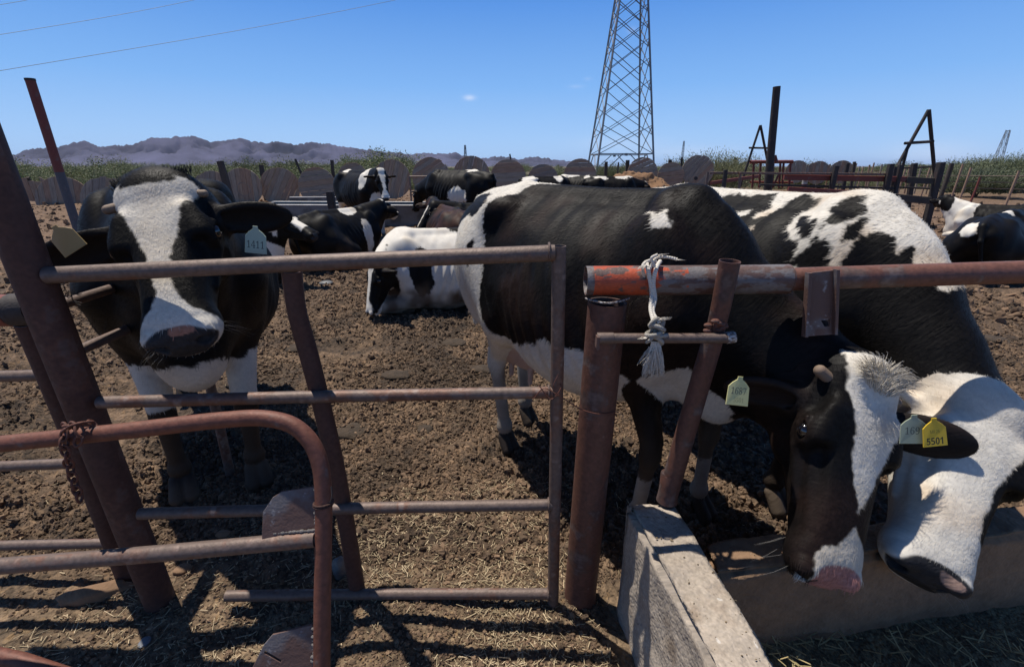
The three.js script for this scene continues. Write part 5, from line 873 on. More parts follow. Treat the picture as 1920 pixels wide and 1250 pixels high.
// ---------------------------------------------------------------- the round-cornered gate leaning in front
{
  const g = thing('bent_gate', 'rusty pipe gate with a rounded corner leaning in front at the left', 'gate'), Z = 1.13, p = (x, y, z = Z) => atZ(x, y, z);
  part('frame', pipe([p(-260, 858), p(0, 832), p(250, 806), p(420, 787), p(495, 784), p(548, 797), p(582, 828), p(600, 872), p(606, 930), p(606, 1010), p(604, 1130), p(603, 1260), p(602, 1400), p(601, 1540)], 0.0195, { seg: 20, smooth: true, steps: 110, wob: 0.02, seed: 7 }), M.railRed, g);
  part('rail', pipe([p(-260, 1082), p(0, 1061), p(300, 1037), p(592, 1010)], 0.019, { seg: 18, smooth: true, steps: 40, wob: 0.02, seed: 8 }), M.rail, g);
  part('rail', pipe([p(-260, 1330), p(0, 1318), p(592, 1292)], 0.019, { seg: 18, smooth: true, steps: 40, seed: 9 }), M.rail, g);
  const cornerPlate = (pts, slot, dz, turn) => { const cx = pts[0][0], cy = pts[0][1], s = Z / FOC, q = (l) => l.map(([x, y]) => [(x - cx) * s, (cy - y) * s]); const m = part('corner_plate', plate(q(pts), 0.006, { bevel: 0.001, holes: [q(slot)] }), M.plate, g); m.position.copy(p(cx, cy, Z + dz)); m.rotation.set(-PITCH - 0.06, turn, 0, 'YXZ'); };
  cornerPlate([[597, 1003], [597, 912], [533, 917], [518, 926], [500, 952], [497, 1004]], [[508, 938], [512, 932], [545, 955], [543, 962]], 0.008, 0.13); cornerPlate([[590, 1262], [588, 1172], [517, 1182], [501, 1199], [480, 1238], [482, 1266]], [[500, 1213], [503, 1208], [532, 1229], [530, 1234]], 0.008, 0.13);
  const bead = (x0, y0, x1, y1, r, n, s) => { const rr = rng(s); for (let i = 0; i < n; i++) { const t = (i + 0.5) / n, q = p(mix(x0, x1, t), mix(y0, y1, t), Z - 0.004); const b = new THREE.IcosahedronGeometry(r * (0.6 + 0.8 * rr()), 1); b.scale(1.5, 1, 1); part('weld', b, M.weld, g).position.copy(q); } };
  bead(594, 915, 594, 1002, 0.0042, 14, 4); bead(505, 1001, 590, 994, 0.0036, 12, 5); bead(588, 1175, 588, 1250, 0.004, 10, 6); bead(578, 1000, 598, 1030, 0.0052, 7, 7);
  const ring = (x, y, r) => { const m = part('wire_ring', new THREE.TorusGeometry(r, 0.0028, 6, 24).rotateX(Math.PI / 2), M.post, g); m.position.copy(p(x, y)); m.rotation.set(-PITCH + 0.12, 0, 0.05); }; ring(606, 942, 0.0215); ring(606, 946, 0.0212);
  part('wire_end', pipe([p(619, 942, Z - 0.02), p(622, 930, Z - 0.022), p(621, 912, Z - 0.02)], 0.0018, { seg: 5, open: false, smooth: true, steps: 8 }), M.dark, g);
}
{ // the chain that ties it to the posts
  const g = thing('rusty_chain', 'rusty chain looped over the gate pipe by the leaning post', 'chain'), z = 1.105;
  const path = new THREE.CatmullRomCurve3([[178, 797, 1.14], [160, 792, 1.115], [142, 797, 1.10], [126, 804, 1.10], [119, 818, 1.10], [120, 836, 1.10], [124, 852, 1.105], [129, 872, 1.12], [136, 896, 1.13], [143, 918, 1.14], [150, 938, 1.15]].map(([x, y, q]) => atZ(x, y, q)));
  const link = new THREE.TorusGeometry(0.0095, 0.0030, 6, 14).scale(1.45, 1, 1), L = path.getLength(), n = Math.round(L / 0.0185), X = V3(1, 0, 0);
  for (let i = 0; i < n; i++) { const u = (i + 0.5) / n, m = part('link', link, M.railRed, g); m.position.copy(path.getPointAt(u)); m.quaternion.setFromUnitVectors(X, path.getTangentAt(u)).multiply(new THREE.Quaternion().setFromAxisAngle(X, i % 2 ? 1.35 : -0.2)); }
  const p2 = new THREE.CatmullRomCurve3([[118, 800, 1.14], [130, 797, 1.115], [146, 803, 1.098], [150, 820, 1.098], [140, 835, 1.10]].map(([x, y, q]) => atZ(x, y, q))); for (let i = 0; i < 5; i++) { const u = (i + 0.5) / 5, m = part('link', link, M.railRed, g); m.position.copy(p2.getPointAt(u)); m.quaternion.setFromUnitVectors(X, p2.getTangentAt(u)).multiply(new THREE.Quaternion().setFromAxisAngle(X, i % 2 ? 1.3 : 0)); }
}
// ---------------------------------------------------------------- the thick post, the pipe on it, the slanting stay
{
  const g = thing('stout_post', 'stout red brown pipe post carrying the thick rail in the middle', 'post'), b = atF(1088, 1112, 1.329), a = atF(1139, 566, 1.329);
  part('shaft', pipe([b.clone().add(V3(0, -0.04, 0)), b, a], 0.0557, { seg: 32, steps: 10, wob: 0.006 }), M.postWarm, g);
  const lip = []; for (let k = 0; k <= 12; k++) { const t = k / 12; lip.push(atF(1098 + 82 * t, 559 + 9 * Math.sin(t * Math.PI), 1.272 + 0.05 * Math.abs(t - 0.5) ** 2 * 4 * 0.9)); } part('cut_lip', pipe(lip, 0.003, { seg: 6, open: false, smooth: true, steps: 24 }), M.weld, g);
}
{
  const orange = std({ map: tex(512, (u, v) => { const a = tfbm(u, v, 5, 5, 901), b = tfbm(u, v, 20, 4, 905), w = a * 0.65 + b * 0.35 + (u < 0.03 ? -0.25 : u < 0.27 ? mix(0.14, 0.02, (u - 0.03) / 0.24) : u < 0.45 ? -0.03 : -0.13); let q = lerp3([0.115, 0.07, 0.06], [0.16, 0.145, 0.145], sstep(0.42, 0.6, b)); q = lerp3(q, [0.42, 0.075, 0.03], sstep(0.52, 0.56, w)); const m = 0.8 + 0.4 * tfbm(u, v, 80, 2, 909); return [q[0] * m, q[1] * m, q[2] * m]; }, [0.62, 0.27]), roughness: 0.55, metalness: 0.1, bumpMap: rustBump, bumpScale: 0.0015 });
  const g = thing('thick_rail', 'thick round rail with worn orange paint resting on the stout post', 'rail'), F = 1.332;
  const left = part('painted_pipe', pipe([atF(1098, 526, F), atF(1290, 525, F + 0.002), atF(1478, 523, F)], 0.0414, { seg: 28, steps: 10, wob: 0.008 }), orange, g); const uv = left.geometry.attributes.uv; for (let i = 0; i < uv.count; i++) uv.setX(i, uv.getX(i) - 0.37);
  part('long_pipe', pipe([atF(1462, 524, F), atF(1700, 516.5, F + 0.004), atF(2300, 498, F + 0.01)], 0.0322, { seg: 26, steps: 14, wob: 0.008, seed: 4 }), std({ map: rustTex(37, [0.155, 0.066, 0.046], [0.115, 0.072, 0.06], [0.22, 0.165, 0.145], 0.04), roughness: 0.6, metalness: 0.1, bumpMap: rustBump, bumpScale: 0.0012 }), g);
  const p = atF(1476, 523, F); part('joint', new THREE.TorusGeometry(0.037, 0.005, 8, 28).rotateY(Math.PI / 2).translate(p.x, p.y, p.z), M.postWarm, g);
  // steel strip hanging from it
  const s = thing('hanging_strip', 'short grey channel strip of steel hanging from the thick rail', 'steel strip'), zc = 1.285 / ray(1541, 570)[2], q = zc / FOC, c = [1541, 570], o = (l) => l.map(([x, y]) => [(x - c[0]) * q, (c[1] - y) * q]);
  const add = (nm, pts, t, holes, dz) => { const m = part(nm, plate(o(pts), t, { bevel: 0.0008, holes: holes.map(o) }), M.plate, s); m.position.copy(atF(...c, 1.284 - dz)); m.rotation.x = -0.10; };
  add('web', [[1507, 512], [1560, 506], [1574, 627], [1517, 632]], 0.005, [[[1543, 601], [1560, 598], [1561, 612], [1552, 613]]], 0); add('flange', [[1506, 512], [1511, 512], [1521, 632], [1516, 632]], 0.018, [], 0.008); add('flange', [[1556, 506], [1561, 506], [1576, 627], [1571, 627]], 0.018, [], 0.008);
}
{
  const g = thing('slanting_stay', 'slanting rusty pipe stay rising from the trough wall with an open top', 'pipe stay'), a = atF(1252, 928, 1.28), m = atF(1340, 625, 1.262), t = atF(1369, 489, 1.246);
  part('lower_pipe', pipe([a.clone().add(V3(0, -0.02, 0)), a, m], 0.0335, { seg: 22, steps: 8, r2: 0.028, wob: 0.01 }), M.postWarm, g); part('upper_pipe', pipe([m.clone().lerp(t, -0.02), m.clone().lerp(t, 0.4).add(V3(0.001, 0, 0.002)), t], 0.0245, { seg: 22, smooth: true, steps: 14, r2: 0.027, wob: 0.015, seed: 2 }), M.postWarm, g);
  const j = atF(1343, 607, 1.25), r = rng(3); for (let i = 0; i < 12; i++) { const b = new THREE.IcosahedronGeometry(0.005 + 0.005 * r(), 1); b.scale(1.4, 0.8, 1); const w = part('weld', b, M.railRed, g); w.position.copy(j).add(V3((r() - 0.5) * 0.055, (r() - 0.5) * 0.03, 0.008 + 0.012 * r())); }
  const c = thing('cross_bar', 'thin horizontal pipe tied with rope between the stout post and the stay', 'pipe'), A = atF(1126, 634, 1.215), B = atF(1374, 634, 1.222); part('pipe', pipe([A, B], 0.0138, { seg: 16, steps: 8 }), M.rail, c); part('end_collar', pipe([atF(1119, 634, 1.215), atF(1150, 634, 1.215)], 0.0155, { seg: 16, wob: 0.05 }), M.rail, c); part('end_hook', plate([[0, 0], [0.006, 0], [0.006, -0.034], [0.002, -0.036], [-0.001, -0.03]], 0.022), M.plate, c).position.copy(atF(1119, 630, 1.21)); part('torn_end', pipe([atF(1362, 634, 1.222), atF(1378, 632, 1.222)], 0.0155, { seg: 14, wob: 0.25 }), M.weld, c);
}
{ // the rope
  M.rope = std({ map: tex(256, (u, v) => { const s = 0.5 + 0.5 * Math.sin((u * 40 + v * 6) * 6.283), a = tfbm(u, v, 16, 3, 951); return lerp3([0.46, 0.41, 0.34], [0.80, 0.75, 0.67], clamp(s * 0.55 + a * 0.5)); }, 0.25), roughness: 0.95, bumpMap: tex(128, (u, v) => 0.5 + 0.5 * Math.sin((u * 40 + v * 6) * 6.283), 0.25, false), bumpScale: 0.002 });
  const g = thing('rope', 'frayed white rope tied from the thick rail to the cross bar', 'rope'), zr = 1.275, st = (pts, r, nm = 'strand', s = 1) => part(nm, pipe(pts.map(([x, y, f]) => atF(x, y, f)), r, { seg: 8, open: false, smooth: true, steps: 40, wob: 0.18, seed: s }), M.rope, g);
  st([[1208, 520, 1.30], [1206, 497, 1.285], [1222, 488, 1.33], [1236, 497, 1.37]], 0.0045, 'strand', 2); st([[1212, 492, 1.33], [1214, 500, 1.284], [1219, 526, 1.278], [1222, 552, 1.27], [1220, 580, 1.24], [1226, 604, 1.20]], 0.0062, 'strand', 3); st([[1238, 490, 1.33], [1230, 505, 1.282], [1225, 530, 1.276], [1228, 560, 1.265], [1224, 585, 1.235], [1236, 606, 1.20]], 0.0058, 'strand', 4); st([[1218, 505, 1.276], [1231, 484, 1.28], [1250, 482, 1.275], [1270, 486, 1.268]], 0.0042, 'strand', 5); st([[1228, 500, 1.276], [1222, 484, 1.274], [1234, 477, 1.27]], 0.004, 'strand', 6);
  for (const [x, y, R, r, a, b] of [[1228, 606, 0.015, 0.0055, 0.4, 0.5], [1232, 614, 0.019, 0.006, 1.2, -0.4], [1226, 624, 0.019, 0.006, 1.5, 0.3], [1237, 629, 0.019, 0.0055, 1.3, 0.1], [1230, 638, 0.017, 0.006, 0.9, -0.5], [1241, 611, 0.012, 0.005, 0.5, 1.0], [1222, 632, 0.018, 0.005, 1.1, 0.8]]) { const m = part('knot', new THREE.TorusGeometry(R, r, 8, 22), M.rope, g); m.position.copy(atF(x, y, 1.208)); m.rotation.set(a, b, 0.3 * a); }
  const fray = (n, x, y, f, dx, dy, sp, seed) => hairLocks('frayed_end', g, n, (r) => { const p = atF(x + (r() - 0.5) * sp * 0.5, y, f), e = atF(x + dx + (r() - 0.5) * sp * 1.3, y + dy * (0.65 + 0.4 * r()), f - 0.015 + 0.03 * r()), m = p.clone().lerp(e, 0.5).add(V3((r() - 0.5) * 0.012, 0, (r() - 0.5) * 0.012)); return [p, p.clone().lerp(m, 0.6), m, e]; }, M.rope, seed, 0.0013);
  fray(320, 1230, 640, 1.20, -5, 66, 34, 1); fray(26, 1222, 650, 1.20, -14, 34, 22, 2); fray(24, 1266, 486, 1.268, 14, 2, 12, 3); fray(18, 1232, 479, 1.27, 16, -4, 12, 4); fray(18, 1210, 497, 1.28, -8, 8, 12, 5); fray(30, 1238, 600, 1.20, 14, -6, 14, 6); fray(24, 1216, 632, 1.20, -12, 4, 14, 7);
}
// ---------------------------------------------------------------- lying about
{
  const stone = (px, py, s, mat, label, nm, seed, cat = 'stone') => { const g = new THREE.IcosahedronGeometry(1, 4), p = g.attributes.position; for (let i = 0; i < p.count; i++) { const x = p.getX(i), y = p.getY(i), z = p.getZ(i), k = 1 + 0.35 * fbm3(x * 1.6 + seed, y * 1.6, z * 1.6, 4); p.setXYZ(i, x * s[0] * k, y * s[1] * k, z * s[2] * k); } const m = lone(nm, mergeVerts(g), mat, label, cat), c = onGround(px, py); m.position.set(c.x, groundH(c.x, -c.z) + s[1] * 0.4, c.z); return m; };
  const grey = std({ map: tex(256, (u, v) => lerp3([0.12, 0.11, 0.10], [0.24, 0.225, 0.21], tfbm(u, v, 8, 5, 961)), 0.3), roughness: 0.9, bumpMap: M.concrete.bumpMap, bumpScale: 0.006 }), dung = std({ map: tex(256, (u, v) => lerp3([0.030, 0.022, 0.015], [0.075, 0.052, 0.034], tfbm(u, v, 12, 5, 971)), 0.3), roughness: 1, bumpMap: M.concrete.bumpMap, bumpScale: 0.02 });
  stone(638, 1078, [0.025, 0.055, 0.025], grey, 'upright grey stone behind the bent gate upright', 'stone', 1); stone(342, 1066, [0.035, 0.012, 0.025], M.muddy, 'flat pale stone right of the leaning post', 'stone', 2); stone(420, 1006, [0.035, 0.014, 0.02], M.muddy, 'pale flat stone in the left cow\'s shadow', 'stone', 3);
  const lg = stone(170, 1108, [0.12, 0.032, 0.038], M.muddy, 'mud caked log lying at the foot of the posts', 'log', 4, 'log'); lg.rotation.y = 0.32;
  stone(655, 800, [0.085, 0.022, 0.09], dung, 'dark grey dung patch right of the left cow', 'dung_patch', 5, 'dung'); stone(795, 792, [0.05, 0.02, 0.05], dung, 'small dark dung lump in the middle of the bare ground', 'dung_patch', 6, 'dung');
  [[742, 712, 0.10, 'flat dark dung pat behind the second gate rail near the bent upright'], [905, 690, 0.09, 'dung pat on the bare ground left of the big cow\'s hind hooves'], [560, 655, 0.11, 'dung pat beside the left cow\'s far leg'], [850, 640, 0.12, 'dung pat in front of the lying white cow'], [1860, 640, 0.12, 'dung pat on the ground at the right edge under the long rail']].forEach(([x, y, s, l], i) => stone(x, y, [s, 0.03, s * 0.8], dung, l, 'dung_patch', 20 + i, 'dung'));
  const bagM = std({ color: new THREE.Color(0.12, 0.125, 0.13), roughness: 0.5 }); const bag = stone(612, 532, [0.09, 0.03, 0.07], bagM, 'crumpled grey plastic bag on the ground left of the lying white cow', 'plastic_bag', 7, 'plastic bag'); const sc = stone(268, 1196, [0.016, 0.006, 0.022], std({ color: new THREE.Color(0.16, 0.17, 0.19), roughness: 0.5 }), 'bluish plastic scrap in the shadow at the lower left', 'plastic_scrap', 8, 'scrap');
  const pp = thing('fallen_pipe', 'end of a rusty pipe in the very bottom left corner', 'pipe'); part('pipe', pipe([atZ(-160, 1196, 1.25), atZ(40, 1240, 1.22), atZ(190, 1290, 1.2)], 0.02, { seg: 14, steps: 8 }), M.railRed, pp);
  stone(1785, 368, [0.16, 0.07, 0.1], bagM, 'grey litter bag on the bare ground behind the lying cows at the right', 'plastic_bag', 9, 'plastic bag').position.y = 0.05;
}
const POL = { eater_rump: [[-0.434, 0.024], [-0.501, 0.056], [-0.510, 0.148], [-0.539, 0.212], [-0.567, 0.252], [-0.569, 0.310], [-0.539, 0.420], [-0.508, 0.570], [-0.521, 0.715], [-0.482, 0.852]], eater_belly: [[-0.371, 0.961], [-0.016, 0.842], [0.051, 0.781], [0.116, 0.800], [0.167, 0.814], [0.234, 0.805], [0.448, 0.960], [0.550, 0.892], [0.651, 0.836]], eater_hip: [[-0.730, 0.099], [-0.581, 0.237], [-0.619, 0.262], [-0.673, 0.283]], eater_dot: [[-0.653, 0.475], [-0.652, 0.422], [-0.621, 0.394], [-0.596, 0.433], [-0.605, 0.499], [-0.639, 0.535]], eater_spot: [[0.383, 0.157], [0.456, 0.197], [0.468, 0.157], [0.503, 0.195], [0.535, 0.216], [0.499, 0.236], [0.457, 0.236]], sp_A: [[-0.211, 0.118], [-0.174, 0.062], [-0.105, 0.043], [-0.020, 0.055], [0.024, 0.043], [0.091, 0.021], [0.132, 0.101], [0.115, 0.188], [0.172, 0.289], [0.208, 0.346], [0.071, 0.338]], sp_A1: [[0.011, 0.203], [0.020, 0.168], [0.058, 0.143], [0.065, 0.164], [0.036, 0.193]], sp_A2: [[0.123, 0.283], [0.127, 0.254], [0.150, 0.229], [0.153, 0.244], [0.144, 0.285]], sp_B: [[0.120, 0.194], [0.174, 0.133], [0.180, 0.061], [0.213, 0.013], [0.324, 0.061], [0.321, 0.094], [0.289, 0.120], [0.282, 0.159], [0.298, 0.208], [0.357, 0.275], [0.405, 0.290], [0.404, 0.353], [0.404, 0.384], [0.263, 0.422], [0.191, 0.340]], sp_C: [[0.298, 0.145], [0.325, 0.138], [0.405, 0.216], [0.426, 0.203], [0.446, 0.239], [0.444, 0.275], [0.407, 0.273], [0.377, 0.259]], sp_C2: [[0.449, 0.244], [0.466, 0.229], [0.476, 0.247], [0.475, 0.279], [0.458, 0.282]], sp_D: [[0.476, 0.214], [0.432, 0.145], [0.431, 0.088], [0.459, 0.056], [0.497, 0.048], [0.522, 0.082], [0.529, 0.129], [0.526, 0.184], [0.503, 0.213]], sp_E: [[0.541, 0.247], [0.534, 0.209], [0.532, 0.145], [0.550, 0.121], [0.569, 0.155], [0.575, 0.221], [0.558, 0.249]], sp_G: [[0.468, 0.292], [0.500, 0.264], [0.527, 0.285], [0.542, 0.320], [0.542, 0.345], [0.404, 0.384], [0.408, 0.352], [0.442, 0.319]], sp_F: [[0.568, 0.326], [0.575, 0.237], [0.590, 0.167], [0.613, 0.140], [0.654, 0.140], [0.678, 0.166], [0.700, 0.107], [0.729, 0.142], [0.740, 0.170], [0.574, 0.342]], sp_low: [[0.263, 0.422], [0.404, 0.384], [0.542, 0.346], [0.649, 0.268], [0.740, 0.170], [0.782, 0.155]] };
// ---------------------------------------------------------------- the cattle
const W2 = (poly, o = {}) => ({ w: 1, poly, ...o }), B2 = (poly, o = {}) => ({ w: 0, poly, ...o }), WB = (blob, o = {}) => ({ w: 1, blob, rag: 0.05, ...o }), BB = (blob, o = {}) => ({ w: 0, blob, rag: 0.05, ...o });
const LEGS = (y) => W2([[-2, -1], [2, -1], [2, y], [-2, y]], { only: ['legF', 'legH', 'hoof'] });
function earTag(cow, side, at, size, lines, color, label, { tilt = 0, turn = 0, stem = true, world = null } = {}) {
  const S = 256, c = document.createElement('canvas'); c.width = S; c.height = S; const k = c.getContext('2d'); k.fillStyle = color; k.fillRect(0, 0, S, S);
  const r = rng(side * 7 + size[0] * 1e4); for (let i = 0; i < 260; i++) { k.fillStyle = 'rgba(90,80,50,' + 0.05 * r() + ')'; k.fillRect(r() * S, r() * S, 30 * r(), 6 * r()); }
  k.textAlign = 'center'; k.textBaseline = 'middle'; for (const [text, x, y, px, col, font] of lines) { k.fillStyle = col; k.font = font.replace('PX', px + 'px'); k.fillText(text, x * S, y * S); }
  const t = new THREE.CanvasTexture(c); t.colorSpace = THREE.SRGBColorSpace; const w = size[0] / 2, h = size[1];
  const g = plate([[-w, -h], [w, -h], [w * 0.94, -h * 0.36], [w * 0.62, -h * 0.22], [w * 0.22, -h * 0.1], [w * 0.2, 0], [-w * 0.2, 0], [-w * 0.22, -h * 0.1], [-w * 0.62, -h * 0.22], [-w * 0.94, -h * 0.36]], 0.0018, { bevel: 0.0005 }), P = g.attributes.position, U = g.attributes.uv;
  for (let i = 0; i < P.count; i++) { U.setXY(i, P.getX(i) / (2 * w) + 0.5, 1 + P.getY(i) / h); const q = P.getY(i) / h; P.setZ(i, P.getZ(i) + 0.006 * q * q); } g.computeVertexNormals();
  const m = part('ear_tag', g, std({ map: t, roughness: 0.45 }), cow.g); if (label) m.userData.label = label;
  const inv = cow.g.matrixWorld.clone().invert(); m.position.copy(at.clone().applyMatrix4(inv));
  const q = new THREE.Quaternion().setFromRotationMatrix(inv).multiply(new THREE.Quaternion().setFromEuler(new THREE.Euler(world ? world[0] : -0.1, world ? world[1] : 0, world ? world[2] : 0, 'YXZ'))); m.quaternion.copy(q);
  return m;
}
function hornAt(cow, base, tip, r) { const f = (p) => V3(...p).applyMatrix4(cow.fr); const g = new THREE.CapsuleGeometry(r, f(base).distanceTo(f(tip)), 6, 14), m = part('horn', g, M.horn, cow.g), a = f(base), b = f(tip); m.position.copy(a.clone().lerp(b, 0.5)); m.quaternion.setFromUnitVectors(V3(0, 1, 0), b.clone().sub(a).normalize()); return m; }
function whiskers(cow, n, seed) { hairLocks('whiskers', cow.g, n, (r, i) => { const s = i % 2 ? 1 : -1, b = V3(0.47 + 0.09 * r(), -0.05 - 0.075 * r(), s * (0.074 + 0.006 * r())), d = V3(0.35 + 0.5 * r(), -0.25 * r(), s * (0.6 + 0.6 * r())).normalize(), L = 0.035 + 0.04 * r(); return [b, b.clone().addScaledVector(d, L * 0.5), b.clone().addScaledVector(d, L).add(V3(0, -L * 0.25, 0))].map((v) => v.applyMatrix4(cow.fr)); }, M.whisker, seed, 0.00035); }
const hand = 'PX serif';

{ // 1: the cow that looks over the gate at the left
  const o = { key: 'watch', label: 'black cow with broad white blaze looking over the gate, ear tag 1411', at: [-1.62, 2.34], heading: [0.52, -0.85], scale: [0.98, 1.02, 1.08], cell: 0.009, headCell: 0.004, seed: 1, mud: 0.5, fat: 0.0, feet: [[0.52, 0.13], [0.46, 0.15], [-0.80, 0.17], [-0.72, 0.16]],
    ears: [{ dir: [0.22, -0.10, 1], open: [0.85, 0.5, 0], len: 0.108, wide: 0.055 }, { dir: [0.10, -0.10, 1], open: [0.85, 0.5, 0], len: 0.14, wide: 0.062 }], noseSpots: [0.34, 0.17, 0.12], noseAt: [0.556, -0.004, -0.005], pad: [0.572, -0.043, 0, 0.062, 0.060, 0.086], nose: [0.035, 0.034, 0.036],
    coat: [{ w: 1, on: 'head', plan: true, poly: [[-0.09, 0.0], [-0.108, 0.035], [-0.095, 0.06], [-0.064, 0.13], [-0.050, 0.19], [-0.038, 0.24], [-0.025, 0.31], [-0.018, 0.37], [-0.020, 0.43], [-0.040, 0.475], [-0.075, 0.51], [-0.13, 0.52], [-0.13, 0.7], [0.13, 0.7], [0.13, 0.51], [0.08, 0.50], [0.035, 0.46], [0.018, 0.42], [0.020, 0.36], [0.027, 0.31], [0.038, 0.24], [0.056, 0.16], [0.078, 0.09], [0.105, 0.03], [0.09, 0.0], [0.0, -0.02]] }, { w: 0, on: 'head', blob: [0.0, 0.12, 0, 0.035, 0.06, 0.12], rag: 0 }, { w: 0, on: 'head', blob: [0.1, -0.25, 0, 0.5, 0.14, 0.16], rag: 0 },
      W2([[0.32, 0.0], [0.9, 0.0], [0.9, 0.76], [0.74, 0.70], [0.6, 0.62], [0.5, 0.66], [0.32, 0.7]], { only: ['body', 'legF'] }), BB([0.85, 0.86, -0.02, 0.2, 0.1, 0.1]), B2([[0.2, 0.0], [0.9, 0.0], [0.9, 0.42], [0.2, 0.50]], { only: ['legF'] }), WB([-0.1, 0.5, 0, 0.3, 0.1, 0.2])] };
  const poll = atF(303, 372, 1.54), nose = atF(326, 634, 1.22); o.head = aimHead(o, poll, nose, V3(0.14, 0.5, 0.85)); o.head.scale = [o.head.len, 1.0, 1.06];
  const c = makeCow(o); whiskers(c, 18, 8); const onHead = (q) => q.x > -0.09 && q.x < 0.53 && Math.abs(q.z) < 0.36 && q.y > -0.27 && q.y < 0.2; fur(c, 30000, 0.0075, 0.0007, (p, q) => onHead(q) ? 1 : 0, 1, 'face_hair'); fur(c, 22000, 0.016, 0.0012, (p, q) => !onHead(q) && p[1] > 0.4 ? (p[0] > 0.2 ? 1 : 0.45) : 0, 2);
  hornAt(c, [0.03, 0.02, -0.085], [0.04, 0.02, -0.112], 0.012); hornAt(c, [0.03, 0.025, 0.085], [0.04, 0.03, 0.115], 0.014);
  earTag(c, -1, atF(100, 424, 1.385), [0.070, 0.082], [], '#b59a68', 'plain tan ear tag with its back turned', { world: [-0.1, 0.25, 0.55] });
  earTag(c, 1, atF(478, 424, 1.50), [0.070, 0.082], [['1411', 0.5, 0.68, 96, '#23272c', hand]], '#a7b39e', 'pale green ear tag marked 1411', { world: [-0.05, -0.1, -0.08] });
  hairLocks('forelock', c.g, 420, (r) => { const z = (r() - 0.5) * 0.19, b = V3(-0.055 + 0.03 * r(), 0.055 - 1.6 * z * z, z), d = V3(-0.5 + 0.35 * r(), 0.75, z * 3 + (r() - 0.5) * 0.7).normalize(), L = 0.012 + 0.014 * r(); return [b, b.clone().addScaledVector(d, L * 0.5), b.clone().addScaledVector(d, L).add(V3(-0.006, -0.003, 0))].map((v) => v.applyMatrix4(c.fr)); }, std({ color: new THREE.Color(0.02, 0.018, 0.017), roughness: 0.7 }), 3, 0.0014);
}
